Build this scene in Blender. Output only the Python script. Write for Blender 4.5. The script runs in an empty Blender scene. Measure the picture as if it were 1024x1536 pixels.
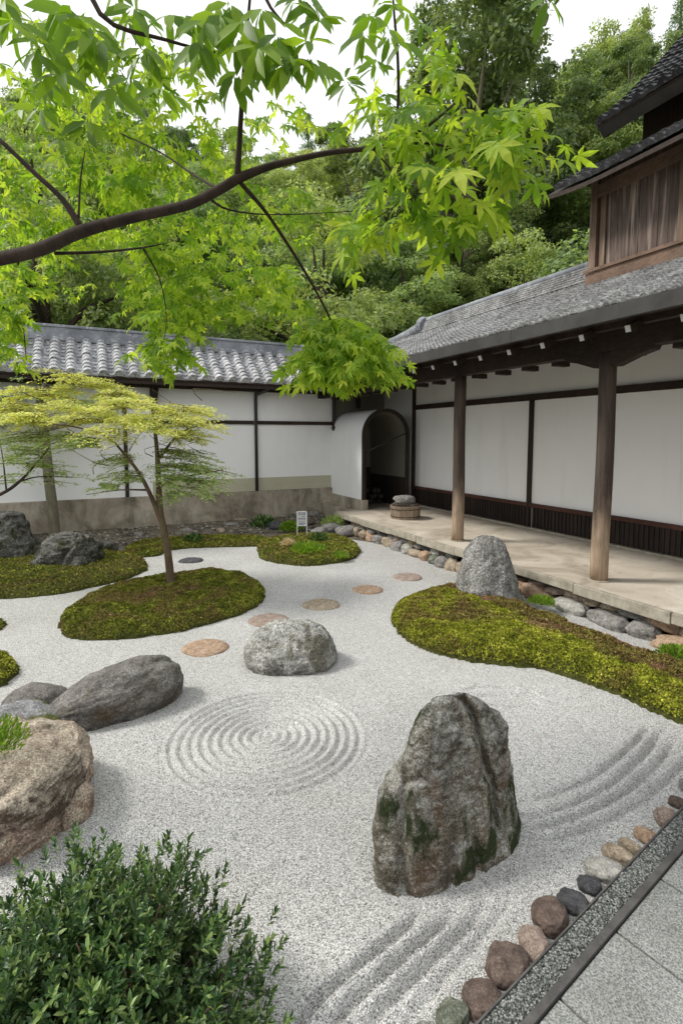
import bpy, math, random
import numpy as np
from mathutils import Vector, Matrix, noise

scene = bpy.context.scene
COL = scene.collection
R = math.radians

# ------------------------------------------------------------------ camera, sky, sun, exposure
CAM_H = 1.9
PITCH = math.atan(67 / 776)
cam_d = bpy.data.cameras.new("camera")
cam = bpy.data.objects.new("camera", cam_d)
COL.objects.link(cam)
cam.location = (0, 0, CAM_H)
cam.rotation_euler = (math.pi / 2 - PITCH, 0, 0)
cam_d.sensor_fit = 'VERTICAL'
cam_d.sensor_height = 36
cam_d.lens = 36 * 776 / 1536
cam_d.shift_y = -46 / 1536
cam_d.clip_start = 0.02
cam_d.clip_end = 500
scene.camera = cam

TO_SUN = Vector((-0.74, 0.05, 0.80)).normalized()
world = bpy.data.worlds.new("World")
scene.world = world
world.use_nodes = True
wn = world.node_tree
wn.nodes.clear()
w_out = wn.nodes.new('ShaderNodeOutputWorld')
w_bg = wn.nodes.new('ShaderNodeBackground')
w_sky = wn.nodes.new('ShaderNodeTexSky')
w_sky.sky_type = 'NISHITA'
w_sky.sun_disc = False
w_sky.sun_elevation = math.asin(TO_SUN.z)
w_sky.sun_rotation = math.atan2(TO_SUN.x, TO_SUN.y)
w_mix = wn.nodes.new('ShaderNodeMix')
w_mix.data_type = 'RGBA'
w_mix.inputs[0].default_value = 0.86          # a closed layer of bright white cloud over the blue
w_mix.inputs[7].default_value = (9.6, 9.7, 9.75, 1)
w_no = wn.nodes.new('ShaderNodeTexNoise'); w_no.inputs['Scale'].default_value = 2.2; w_no.inputs['Detail'].default_value = 5
w_tc = wn.nodes.new('ShaderNodeTexCoord'); wn.links.new(w_tc.outputs['Generated'], w_no.inputs['Vector'])
w_rp = wn.nodes.new('ShaderNodeValToRGB')
w_rp.color_ramp.elements[0].position = .35; w_rp.color_ramp.elements[0].color = (7.9, 8.0, 8.2, 1)
w_rp.color_ramp.elements[1].position = .62; w_rp.color_ramp.elements[1].color = (10.2, 10.2, 10.1, 1)
wn.links.new(w_no.outputs[0], w_rp.inputs[0]); wn.links.new(w_rp.outputs[0], w_mix.inputs[7])
wn.links.new(w_sky.outputs[0], w_mix.inputs[6])
wn.links.new(w_mix.outputs[2], w_bg.inputs[0])
w_bg.inputs[1].default_value = 0.10
wn.links.new(w_bg.outputs[0], w_out.inputs[0])

sun_d = bpy.data.lights.new("sun", 'SUN')
sun = bpy.data.objects.new("sun", sun_d)
COL.objects.link(sun)
sun_d.energy = 2.3
sun_d.angle = R(12)
sun_d.color = (1.0, 0.96, 0.88)
sun.location = (0, 0, 30)
sun.rotation_euler = (-TO_SUN).to_track_quat('-Z', 'Y').to_euler()

scene.view_settings.view_transform = 'Standard'
scene.view_settings.look = 'None'
scene.view_settings.gamma = 1
scene.view_settings.exposure = 0.52
try:
    scene.cycles.max_bounces = 8
    scene.cycles.diffuse_bounces = 4
    scene.cycles.transmission_bounces = 4
    scene.cycles.caustics_reflective = False
    scene.cycles.caustics_refractive = False
except Exception:
    pass

# ------------------------------------------------------------------ measuring helpers
PHI = math.atan2(.4417, .8972)                 # the building is turned by this much
CP, SP = math.cos(PITCH), math.sin(PITCH)


def bw(v, u, z=0.0):
    """building frame (v to the right wall, u along it) -> world"""
    return Vector((v * math.cos(PHI) - u * math.sin(PHI), v * math.sin(PHI) + u * math.cos(PHI), z))


def ray(px, py):
    a = (px - 512) / 776
    b = -(py - 722) / 776
    return Vector((a, CP + b * SP, -SP + b * CP))


def at(px, py, y):
    """the point at world depth y"""
    r = ray(px, py)
    t = y / r.y
    return Vector((r.x * t, y, CAM_H + r.z * t))


def gr(px, py, z=0.0):
    """the point on the ground (height z)"""
    r = ray(px, py)
    t = (z - CAM_H) / r.z
    return Vector((r.x * t, r.y * t, z))


# ------------------------------------------------------------------ object helpers
def tag(o, label=None, cat=None, group=None, kind=None):
    if label: o['label'] = label
    if cat: o['category'] = cat
    if group: o['group'] = group
    if kind: o['kind'] = kind
    return o


def empty(name, loc, label=None, cat=None, group=None):
    o = bpy.data.objects.new(name, None)
    o.empty_display_size = 0.1
    COL.objects.link(o)
    o.location = loc
    return tag(o, label, cat, group)


def root_loc(o):
    p = Vector((0, 0, 0))
    while o is not None:
        p += Vector(o.location)
        o = o.parent
    return p


def link_mesh(name, me, mat, parent=None, loc=None):
    o = bpy.data.objects.new(name, me)
    COL.objects.link(o)
    if mat is not None:
        me.materials.append(mat)
    if parent is not None:
        o.parent = parent
    elif loc is not None:
        o.location = loc
    return o


def np_mesh(name, V, F, smooth=False):
    """V (n,3), F (m,k) all faces of one size"""
    me = bpy.data.meshes.new(name)
    V = np.asarray(V, dtype=np.float32)
    F = np.asarray(F, dtype=np.int32)
    m, k = F.shape
    me.vertices.add(len(V))
    me.vertices.foreach_set('co', V.ravel())
    me.loops.add(m * k)
    me.loops.foreach_set('vertex_index', F.ravel())
    me.polygons.add(m)
    me.polygons.foreach_set('loop_start', np.arange(0, m * k, k, dtype=np.int32))
    try:
        me.polygons.foreach_set('loop_total', np.full(m, k, dtype=np.int32))
    except Exception:
        pass
    me.polygons.foreach_set('use_smooth', np.full(m, smooth, dtype=bool))
    me.update(calc_edges=True)
    me.validate()
    return me


def np_obj(name, V, F, mat, parent=None, loc=None, smooth=False):
    off = root_loc(parent) if parent is not None else Vector(loc or (0, 0, 0))
    V = np.asarray(V, dtype=np.float64) - np.array(off)
    return link_mesh(name, np_mesh(name, V, F, smooth), mat, parent, off)


class MB:
    """collects shapes in world coordinates"""
    def __init__(s):
        s.v = []; s.f = []

    def add(s, vs, fs):
        n = len(s.v)
        s.v += [tuple(p) for p in vs]
        s.f += [tuple(i + n for i in f) for f in fs]
        return s

    def hexa(s, c):                            # 8 corners: bottom 4 ccw, top 4
        return s.add(c, [(3, 2, 1, 0), (4, 5, 6, 7), (0, 1, 5, 4), (1, 2, 6, 5), (2, 3, 7, 6), (3, 0, 4, 7)])

    def bbox(s, v0, v1, u0, u1, z0, z1):       # a box in the building frame
        return s.hexa([bw(v0, u0, z0), bw(v1, u0, z0), bw(v1, u1, z0), bw(v0, u1, z0),
                       bw(v0, u0, z1), bw(v1, u0, z1), bw(v1, u1, z1), bw(v0, u1, z1)])

    def obox(s, c, ax, ay, az, hx, hy, hz):    # an oriented box
        c = Vector(c)
        ax, ay, az = Vector(ax) * hx, Vector(ay) * hy, Vector(az) * hz
        return s.hexa([c - ax - ay - az, c + ax - ay - az, c + ax + ay - az, c - ax + ay - az,
                       c - ax - ay + az, c + ax - ay + az, c + ax + ay + az, c - ax + ay + az])

    def tube(s, pts, rad, seg=8, cap=True):
        pts = [Vector(p) for p in pts]
        if not hasattr(rad, '__len__'): rad = [rad] * len(pts)
        n0 = len(s.v)
        prev = None
        for i, p in enumerate(pts):
            d = (pts[min(i + 1, len(pts) - 1)] - pts[max(i - 1, 0)])
            if d.length < 1e-9: d = Vector((0, 0, 1))
            d.normalize()
            if prev is None:
                a = d.cross(Vector((0.31, 0.2, 0.93)))
                if a.length < .1: a = d.cross(Vector((1, 0, 0)))
            else:
                a = prev - d * prev.dot(d)
            a.normalize(); prev = a
            b = d.cross(a)
            for k in range(seg):
                t = 2 * math.pi * k / seg
                s.v.append(tuple(p + (a * math.cos(t) + b * math.sin(t)) * rad[i]))
        for i in range(len(pts) - 1):
            for k in range(seg):
                k2 = (k + 1) % seg
                s.f.append((n0 + i * seg + k, n0 + i * seg + k2, n0 + (i + 1) * seg + k2, n0 + (i + 1) * seg + k))
        if cap:
            s.f.append(tuple(n0 + k for k in range(seg))[::-1])
            s.f.append(tuple(n0 + (len(pts) - 1) * seg + k for k in range(seg)))
        return s

    def build(s, name, mat, parent=None, loc=None, smooth=False, bevel=0):
        me = bpy.data.meshes.new(name)
        off = root_loc(parent) if parent is not None else Vector(loc or (0, 0, 0))
        me.from_pydata([tuple(Vector(p) - off) for p in s.v], [], s.f)
        me.update()
        if smooth:
            me.polygons.foreach_set('use_smooth', [True] * len(me.polygons))
        o = link_mesh(name, me, mat, parent, off)
        if bevel:
            b = o.modifiers.new('bevel', 'BEVEL')
            b.width = bevel; b.segments = 2; b.limit_method = 'ANGLE'
        return o


def smooth_line(pts, n=4):
    """Catmull-Rom through the points (lists of any length)"""
    P = [np.array(p, float) for p in pts]
    P = [2 * P[0] - P[1]] + P + [2 * P[-1] - P[-2]]
    out = []
    for i in range(1, len(P) - 2):
        for k in range(n):
            t = k / n
            out.append(.5 * ((2 * P[i]) + (-P[i - 1] + P[i + 1]) * t + (2 * P[i - 1] - 5 * P[i] + 4 * P[i + 1] - P[i + 2]) * t * t
                             + (-P[i - 1] + 3 * P[i] - 3 * P[i + 1] + P[i + 2]) * t ** 3))
    out.append(P[-2])
    return out


# ------------------------------------------------------------------ materials
class NT:
    def __init__(s, name):
        s.m = bpy.data.materials.new(name)
        s.m.use_nodes = True
        s.t = s.m.node_tree
        s.t.nodes.clear()
        s.out = s.t.nodes.new('ShaderNodeOutputMaterial')
        s.b = s.t.nodes.new('ShaderNodeBsdfPrincipled')
        s.t.links.new(s.b.outputs[0], s.out.inputs[0])
        s.co = None

    def n(s, t, **k):
        x = s.t.nodes.new('ShaderNode' + t)
        for a, b in k.items(): setattr(x, a, b)
        return x

    def l(s, a, b): s.t.links.new(a, b)

    def coord(s, kind='Object', scale=(1, 1, 1), rot=(0, 0, 0)):
        if kind == 'World':
            src = s.n('NewGeometry').outputs['Position']
        else:
            src = s.n('TexCoord').outputs[kind]
        mp = s.n('Mapping')
        mp.inputs['Scale'].default_value = scale
        mp.inputs['Rotation'].default_value = rot
        s.l(src, mp.inputs[0])
        return mp.outputs[0]

    def noise(s, co, scale, detail=5, rough=.6, dist=0.0):
        x = s.n('TexNoise')
        x.inputs['Scale'].default_value = scale
        x.inputs['Detail'].default_value = detail
        x.inputs['Roughness'].default_value = rough
        x.inputs['Distortion'].default_value = dist
        s.l(co, x.inputs['Vector'])
        return x.outputs[0]

    def ramp(s, fac, stops, interp='LINEAR'):
        x = s.n('ValToRGB')
        x.color_ramp.interpolation = interp
        e = x.color_ramp.elements
        while len(e) < len(stops): e.new(.5)
        for i, (p, c) in enumerate(stops):
            e[i].position = p
            if not hasattr(c, '__len__'): c = (c, c, c)
            e[i].color = (*c[:3], 1)
        s.l(fac, x.inputs[0])
        return x.outputs[0]

    def mix(s, fac, a, b, mode='MIX'):
        x = s.n('Mix', data_type='RGBA', blend_type=mode)
        for i, val in ((0, fac), (6, a), (7, b)):
            if hasattr(val, 'links'): s.l(val, x.inputs[i])
            elif i == 0: x.inputs[i].default_value = val
            else: x.inputs[i].default_value = (*val[:3], 1)
        return x.outputs[2]

    def math(s, op, a, b=0.0):
        x = s.n('Math', operation=op)
        for i, val in enumerate((a, b)):
            if hasattr(val, 'links'): s.l(val, x.inputs[i])
            else: x.inputs[i].default_value = val
        return x.outputs[0]

    def bump(s, h, strength=.5, dist=.01, prev=None):
        x = s.n('Bump')
        x.inputs['Strength'].default_value = strength
        x.inputs['Distance'].default_value = dist
        s.l(h, x.inputs['Height'])
        if prev is not None: s.l(prev, x.inputs['Normal'])
        return x.outputs[0]

    def done(s, color, rough=.8, normal=None, spec=.3):
        if hasattr(color, 'links'): s.l(color, s.b.inputs['Base Color'])
        else: s.b.inputs['Base Color'].default_value = (*color, 1)
        if hasattr(rough, 'links'): s.l(rough, s.b.inputs['Roughness'])
        else: s.b.inputs['Roughness'].default_value = rough
        s.b.inputs['Specular IOR Level'].default_value = spec
        if normal is not None: s.l(normal, s.b.inputs['Normal'])
        return s.m


def rock_mat(name, dark, mid, light, lichen=(.5, .5, .46), lic=.5, moss=None, scale=1.0, stain=None, speck=.35, streak=1.0, grain=170):
    speck = min(1.0, speck * 1.5)
    t = NT(name)
    co = t.coord('Object')
    cs = t.coord('Object', (1, 1, streak))
    base = t.ramp(t.noise(cs, 5 * scale, 9, .68, .3), [(.34, dark), (.5, mid), (.66, light)])
    fine = t.ramp(t.noise(co, 110 * scale, 4, .8), [(.36, .22), (.47, .85), (.53, 1.1), (.64, 1.9)])
    base = t.mix(speck, base, fine, 'MULTIPLY')
    vg = t.n('TexVoronoi'); vg.inputs['Scale'].default_value = grain; t.l(co, vg.inputs['Vector'])
    sg_ = t.n('SeparateColor'); t.l(vg.outputs['Color'], sg_.inputs[0])
    grainc = t.ramp(sg_.outputs[0], [(0, .35), (.25, .8), (.75, 1.1), (1, 1.75)])
    if stain:
        base = t.mix(t.ramp(t.noise(cs, 3.1 * scale, 6, .62, .8), [(.5, 0), (.62, 1)]), base, stain)
    lf = t.ramp(t.noise(co, 9 * scale, 10, .78, .2), [(.52, 0), (.6, 1)])
    up_ = t.n('SeparateXYZ'); t.l(t.n('NewGeometry').outputs['Normal'], up_.inputs[0])
    up2 = t.math('MULTIPLY', t.ramp(up_.outputs[2], [(.12, 0), (.62, 1)]), t.ramp(t.noise(co, 14 * scale, 8, .75), [(.36, 0), (.56, 1)]))  # upward faces take extra lichen colour, partly painted light from above
    lf = t.math('MULTIPLY', t.math('MAXIMUM', lf, up2), lic)
    base = t.mix(lf, base, lichen)
    if moss:
        mf = t.ramp(t.noise(t.coord('Object', (1, 1, .45)), 4.2 * scale, 7, .62, .4), [(.54, 0), (.60, 1)])
        base = t.mix(mf, base, moss)
    base = t.mix(min(.85, speck), base, grainc, 'MULTIPLY')
    nb = t.bump(t.noise(co, 26 * scale, 8, .72), .75, .03 / scale)
    nb = t.bump(t.noise(co, 120 * scale, 4, .8), .8, .006 / scale, nb)
    return t.done(base, .88, nb, .25)


def wood_mat(name, c0, c1, axis='z', rough=.75, scale=1.0, pale=None):
    t = NT(name)
    sc = {'z': (14, 14, .8), 'u': (14, .8, 14), 'v': (.8, 14, 14)}[axis]
    co = t.coord('Object', sc, (0, 0, -PHI))
    nz = t.noise(co, 2.2 * scale, 7, .7, .6)
    c = t.ramp(nz, [(.3, c0), (.7, c1)])
    big = t.ramp(t.noise(t.coord('Object'), 1.3, 4), [(.35, .7), (.65, 1.2)])
    c = t.mix(1.0, c, big, 'MULTIPLY')
    if pale:
        f = t.ramp(t.noise(co, 1.1, 5, .6, .3), [(.52, 0), (.68, 1)])
        c = t.mix(f, c, pale)
    return t.done(c, rough, t.bump(nz, .5, .004), .3)


M = {}


def make_materials():
    # gravel
    t = NT('white_gravel')
    co = t.coord('World')
    v1 = t.n('TexVoronoi'); v1.inputs['Scale'].default_value = 235; t.l(co, v1.inputs['Vector'])
    v2 = t.n('TexVoronoi'); v2.inputs['Scale'].default_value = 150; t.l(co, v2.inputs['Vector'])
    sep = t.n('SeparateColor'); t.l(v1.outputs['Color'], sep.inputs[0])
    sep2 = t.n('SeparateColor'); t.l(v2.outputs['Color'], sep2.inputs[0])
    c = t.ramp(sep.outputs[0], [(0, (.12, .12, .12)), (.15, (.34, .34, .335)), (.5, (.57, .57, .56)), (.85, (.71, .71, .70)), (1, (.84, .84, .83))])
    c = t.mix(t.ramp(sep2.outputs[1], [(.0, .5), (.12, 0)]), c, (.24, .235, .225))
    edge = t.ramp(v1.outputs['Distance'], [(.0, 1.08), (.45, 1.0), (.85, .5)])
    c = t.mix(1.0, c, edge, 'MULTIPLY')
    c = t.mix(1.0, c, t.ramp(t.noise(co, 1.1, 6, .65), [(.3, (.88, .87, .85)), (.7, (1.05, 1.05, 1.05))]), 'MULTIPLY')
    h = t.math('ADD', t.math('MULTIPLY', v1.outputs['Distance'], -1.0), t.math('MULTIPLY', v2.outputs['Distance'], -1.2))
    M['gravel'] = t.done(c, .85, t.bump(h, .6, .004), .25)
    # soil with litter
    t = NT('garden_soil')
    co = t.coord('World')
    c = t.ramp(t.noise(co, 3.0, 9, .7, .4), [(.3, (.035, .026, .016)), (.5, (.095, .075, .048)), (.6, (.17, .145, .10)), (.7, (.06, .08, .025))])
    v = t.n('TexVoronoi'); v.inputs['Scale'].default_value = 45; t.l(co, v.inputs['Vector'])
    sp = t.n('SeparateColor'); t.l(v.outputs['Color'], sp.inputs[0])
    c = t.mix(t.ramp(sp.outputs[0], [(.55, 0), (.8, .7)]), c, (.3, .285, .25))
    M['soil'] = t.done(c, .95, t.bump(t.noise(co, 40, 6, .7), .9, .02), .1)
    # moss
    def moss(name, dark, green, bright, brown, bs=1.0):
        t = NT(name)
        co = t.coord('World')
        c = t.ramp(t.noise(co, 7, 6, .66, .3), [(.32, dark), (.5, green), (.68, bright)])
        c = t.mix(t.ramp(t.noise(co, 2.3 * bs, 7, .66, .7), [(.48, 0), (.6, .85)]), c, brown)
        c = t.mix(.75, c, t.ramp(t.noise(co, 120, 3, .7), [(.3, .45), (.7, 1.5)]), 'MULTIPLY')
        rnd = t.n('NewGeometry').outputs['Random Per Island']
        c = t.mix(1.0, c, t.ramp(rnd, [(0, .55), (.5, 1), (1, 1.6)]), 'MULTIPLY')
        nb = t.bump(t.noise(co, 60, 5, .75), 1.0, .02)
        M[name] = t.done(c, .95, nb, .1)
    moss('moss_dark', (.08, .095, .015), (.22, .25, .033), (.44, .45, .075), (.26, .19, .07))
    moss('moss_bright', (.15, .17, .018), (.34, .37, .04), (.58, .58, .085), (.26, .20, .06), .9)
    moss('moss_brown', (.12, .085, .035), (.25, .20, .06), (.36, .36, .08), (.36, .20, .13), 1.0)
    t = NT('moss_base')
    co = t.coord('World')
    M['moss_base'] = t.done(t.ramp(t.noise(co, 30, 5, .7), [(.3, (.03, .03, .012)), (.5, (.07, .075, .02)), (.7, (.12, .12, .035))]), .95, t.bump(t.noise(co, 60, 5, .7), 1, .02), .1)
    # plaster
    def plaster(name, a, b, rough=.9):
        t = NT(name)
        co = t.coord('Object')
        c = t.ramp(t.noise(co, .9, 7, .6, .3), [(.3, a), (.7, b)])
        st = t.ramp(t.noise(t.coord('Object', (1, 1, .10)), 4.5, 7, .65), [(.55, 1.0), (.85, (.90, .89, .86))])
        c = t.mix(1.0, c, st, 'MULTIPLY')
        M[name] = t.done(c, rough, t.bump(t.noise(co, 90, 4, .6), .12, .003), .2)
    plaster('plaster', (.84, .845, .845), (.90, .90, .89))
    plaster('plaster_warm', (.60, .575, .51), (.72, .69, .62))
    plaster('plaster_dim', (.15, .145, .115), (.22, .21, .17))  # white plaster darkened to paint in the shade of the arched passage
    plaster('olive_band', (.42, .40, .29), (.54, .52, .40))
    # stone base of the wall
    t = NT('stone_foundation')
    co = t.coord('Object')
    c = t.ramp(t.noise(co, 1.7, 9, .66, .6), [(.3, (.17, .14, .105)), (.5, (.36, .315, .25)), (.7, (.54, .49, .41))])
    c = t.mix(t.ramp(t.noise(t.coord('Object', (1, 1, .3)), 2.2, 7, .65, .5), [(.52, 0), (.68, .8)]), c, (.10, .09, .07))
    c = t.mix(t.ramp(t.noise(co, 3.3, 7, .7), [(.56, 0), (.68, .6)]), c, (.13, .14, .06))
    M['found'] = t.done(c, .95, t.bump(t.noise(co, 22, 8, .7), .7, .02), .15)
    # concrete floor of the corridor
    t = NT('corridor_floor')
    co = t.coord('Object')
    c = t.ramp(t.noise(co, 1.5, 8, .6, .8), [(.3, (.29, .245, .19)), (.5, (.50, .44, .36)), (.7, (.64, .585, .50))])
    c = t.mix(.35, c, t.ramp(t.noise(co, 60, 4, .7), [(.35, .7), (.65, 1.2)]), 'MULTIPLY')
    c = t.mix(t.ramp(t.noise(co, 3, 8, .7, 1.5), [(.56, 0), (.68, .6)]), c, (.19, .155, .11))
    M['floor'] = t.done(c, .7, t.bump(t.noise(co, 30, 6, .6), .2, .004), .3)
    t = NT('platform_edge_stone')
    co = t.coord('Object')
    c = t.ramp(t.noise(co, 9, 8, .7), [(.3, (.2, .18, .14)), (.5, (.33, .30, .24)), (.7, (.44, .41, .34))])
    M['edge'] = t.done(c, .9, t.bump(t.noise(co, 60, 5, .7), .6, .008), .2)
    # woods
    M['dark_wood'] = wood_mat('dark_wood', (.018, .012, .009), (.055, .036, .027), 'u')
    M['dark_wood_z'] = wood_mat('dark_wood_upright', (.015, .011, .009), (.05, .036, .028), 'z')
    M['red_wood'] = wood_mat('red_wood', (.045, .018, .013), (.10, .045, .03), 'u')
    M['brown_wood'] = wood_mat('brown_wood', (.10, .062, .045), (.23, .155, .11), 'z', pale=(.24, .19, .15))
    M['brown_wood_u'] = wood_mat('brown_wood_beam', (.10, .06, .042), (.21, .14, .10), 'u')
    M['plank'] = wood_mat('weathered_planks', (.05, .036, .030), (.15, .108, .09), 'z', pale=(.32, .25, .21))
    M['pale_wood'] = wood_mat('worn_tub_wood', (.16, .12, .085), (.34, .27, .2), 'z')
    # the posts: dark on top, worn pale towards the foot
    t = NT('post_wood')
    co = t.coord('Object', (14, 14, .9))
    nz = t.noise(co, 2.2, 7, .7, .6)
    c = t.ramp(nz, [(.3, (.035, .025, .02)), (.7, (.10, .073, .058))])
    pc = t.ramp(nz, [(.3, (.22, .15, .10)), (.7, (.46, .35, .25))])
    sx = t.n('SeparateXYZ'); t.l(t.n('TexCoord').outputs['Object'], sx.inputs[0])
    hz = t.math('ADD', sx.outputs[2], t.math('MULTIPLY', t.math('SUBTRACT', t.noise(t.coord('Object', (5, 5, 1.5)), 1.5, 5, .6), .5), 1.6))
    c = t.mix(t.ramp(hz, [(.22, 1), (.95, 0)]), c, pc)
    M['post'] = t.done(c, .75, t.bump(nz, .5, .005), .3)
    # lacquered white rafter ends
    t = NT('white_paint')
    M['white_paint'] = t.done((.62, .62, .6), .6)
    # roof tiles
    def tile(name, a, b, c2, lic, amt, sc=1.0):
        t = NT(name)
        co = t.coord('Object')
        c = t.ramp(t.noise(co, 6 * sc, 8, .7), [(.3, a), (.5, b), (.7, c2)])
        c = t.mix(t.ramp(t.noise(co, 14 * sc, 9, .8, .2), [(.5 - amt * .2, 0), (.6, .85)]), c, lic)
        c = t.mix(1.0, c, t.ramp(t.noise(co, 1.6 * sc, 6, .7), [(.35, .55), (.65, 1.15)]), 'MULTIPLY')
        c = t.mix(.5, c, t.ramp(t.noise(co, 70, 4, .7), [(.35, .55), (.65, 1.35)]), 'MULTIPLY')
        M[name] = t.done(c, .7, t.bump(t.noise(co, 50, 6, .7), .5, .008), .35)
    tile('tile_wall', (.03, .033, .04), (.15, .155, .17), (.40, .40, .42), (.78, .78, .79), .55, 1.5)
    tile('tile_corridor', (.07, .072, .075), (.18, .182, .185), (.32, .32, .32), (.52, .52, .515), .35, 1.6)
    tile('tile_dark', (.02, .02, .022), (.045, .046, .05), (.09, .092, .1), (.25, .255, .26), -.25)
    tile('ridge_grey', (.17, .18, .20), (.26, .28, .31), (.36, .38, .41), (.52, .54, .56), -.2, .5)
    t = NT('grey_fascia')
    co = t.coord('Object')
    c = t.ramp(t.noise(co, 2.5, 7, .65), [(.3, (.024, .023, .022)), (.7, (.062, .060, .055))])
    M['fascia'] = t.done(c, .6, t.bump(t.noise(co, 30, 5), .3, .004), .35)
    # paving
    t = NT('granite_paving')
    co = t.coord('World')
    c = t.ramp(t.noise(co, 160, 3, .75), [(.36, (.10, .105, .105)), (.5, (.25, .255, .25)), (.64, (.42, .425, .42))])
    c = t.mix(1.0, c, t.ramp(t.noise(co, 3.5, 6, .65), [(.3, (.72, .73, .69)), (.7, (1.12, 1.12, 1.1))]), 'MULTIPLY')
    M['paving'] = t.done(c, .8, t.bump(t.noise(co, 120, 4, .7), .5, .003), .3)
    t = NT('mossy_joint')
    co = t.coord('World')
    M['joint'] = t.done(t.ramp(t.noise(co, 40, 5, .7), [(.35, (.06, .055, .03)), (.6, (.13, .13, .06))]), .95)
    t = NT('kerb_metal')
    co = t.coord('World')
    c = t.ramp(t.noise(co, 12, 6, .7), [(.3, (.05, .047, .045)), (.7, (.12, .115, .11))])
    M['kerb'] = t.done(c, .55, t.bump(t.noise(co, 90, 4), .3, .002), .4)
    t = NT('pebble_concrete')
    co = t.coord('World')
    v = t.n('TexVoronoi'); v.inputs['Scale'].default_value = 130; t.l(co, v.inputs['Vector'])
    sp = t.n('SeparateColor'); t.l(v.outputs['Color'], sp.inputs[0])
    c = t.ramp(sp.outputs[0], [(0, (.04, .045, .042)), (.6, (.09, .10, .09)), (1, (.16, .165, .155))])
    c = t.mix(1.0, c, t.ramp(v.outputs['Distance'], [(.3, 1.1), (.75, .25)]), 'MULTIPLY')
    M['pebbled'] = t.done(c, .6, t.bump(t.math('MULTIPLY', v.outputs['Distance'], -1), 1.0, .008), .4)
    # bark
    def bark(name, a, b, moss=None):
        t = NT(name)
        co = t.coord('Object', (1, 1, .3))
        nz = t.noise(co, 14, 8, .7, .5)
        c = t.ramp(nz, [(.3, a), (.7, b)])
        if moss:
            c = t.mix(t.ramp(t.noise(t.coord('Object'), 6, 6, .7), [(.5, 0), (.62, .8)]), c, moss)
        M[name] = t.done(c, .9, t.bump(nz, .8, .01), .2)
    bark('bark_brown', (.07, .045, .03), (.20, .14, .095), (.14, .13, .07))
    bark('bark_dark', (.022, .015, .012), (.07, .05, .04))
    bark('bark_grey', (.10, .085, .06), (.26, .23, .17), (.15, .16, .09))
    # sign
    t = NT('sign_white'); M['sign_white'] = t.done((.74, .74, .76), .5)
    t = NT('sign_ink'); M['sign_ink'] = t.done((.05, .055, .12), .6)
    t = NT('dark_metal'); M['dark_metal'] = t.done((.03, .026, .024), .5, None, .5)
    # hillside ground
    t = NT('hill_undergrowth')
    co = t.coord('World')
    c = t.ramp(t.noise(co, .9, 9, .7, .3), [(.3, (.02, .035, .012)), (.55, (.06, .095, .03)), (.75, (.11, .16, .05))])
    M['hill'] = t.done(c, .95, t.bump(t.noise(co, 2.5, 8, .7), 1, .4), .1)


def leaf_mat(name, cols, trans=.35, rough=.55, objvar=True, patch=(.75, 1.2), pscale=.8, spec=.25, tcol=None):
    t = NT(name)
    rnd = t.n('NewGeometry').outputs['Random Per Island']
    k = len(cols)
    c = t.ramp(rnd, [((i + .0) / (k - 1), cols[i]) for i in range(k)])
    c = t.mix(1.0, c, t.ramp(t.noise(t.coord('Object'), pscale, 5, .6), [(.3, patch[0]), (.7, patch[1])]), 'MULTIPLY')
    if objvar:
        oi = t.n('ObjectInfo').outputs['Random']
        c = t.mix(1.0, c, t.ramp(oi, [(0, (.75, .85, .85)), (.35, (1.05, 1.05, .85)), (.7, (.9, 1.0, 1.0)), (1, (1.35, 1.22, .95))]), 'MULTIPLY')
    m = t.done(c, rough, None, spec)
    tr = t.n('BsdfTranslucent')
    tc = t.mix(1.0, c, tcol or (1.4, 1.4, .6), 'MULTIPLY')
    t.l(tc, tr.inputs[0])
    mx = t.n('MixShader')
    mx.inputs[0].default_value = trans
    t.l(t.b.outputs[0], mx.inputs[1]); t.l(tr.outputs[0], mx.inputs[2])
    t.l(mx.outputs[0], t.out.inputs[0])
    M[name] = m
    return m


make_materials()
leaf_mat('leaf_hill', [(.17, .235, .115), (.255, .335, .16), (.355, .43, .215), (.48, .54, .28)], .42, pscale=.5)
leaf_mat('leaf_hill_dark', [(.12, .175, .105), (.185, .25, .145), (.27, .335, .195)], .38, pscale=.5)
leaf_mat('leaf_hill_pale', [(.22, .29, .11), (.36, .42, .16), (.55, .56, .25)], .35, pscale=.5)
leaf_mat('leaf_maple', [(.12, .23, .03), (.23, .38, .04), (.36, .50, .06), (.52, .62, .10)], .57, .45, False, (.85, 1.15), 2.0)
leaf_mat('leaf_oval', [(.10, .20, .02), (.18, .32, .03), (.30, .45, .05)], .52, .5, False, (.85, 1.15), 2.0, .5)
leaf_mat('leaf_pale', [(.36, .44, .12), (.52, .58, .17), (.72, .70, .26), (.86, .80, .34)], .42, .6, False, (.8, 1.15), 2.2)
leaf_mat('leaf_bush', [(.02, .055, .02), (.045, .105, .03), (.095, .18, .05), (.32, .43, .14)], .22, .35, False, (.6, 1.25), 5, .5)
leaf_mat('leaf_fresh', [(.10, .2, .02), (.2, .33, .04), (.3, .42, .06)], .35, .5, False)

# ------------------------------------------------------------------ foliage helpers
DIAMOND = (np.array([(0, 0, 0), (.45, .26, .02), (1, 0, -.05), (.45, -.26, .02)]), np.array([(0, 1, 2, 3)]))
OVAL = (np.array([(0, 0, 0), (.3, .17, .03), (.7, .15, .0), (1, 0, -.14), (.7, -.15, .0), (.3, -.17, .03), (.33, 0, 0), (.7, 0, -.05)]),
        np.array([(0, 5, 6, 1), (6, 5, 4, 7), (6, 7, 2, 1), (7, 4, 3, 2)]))


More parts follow.
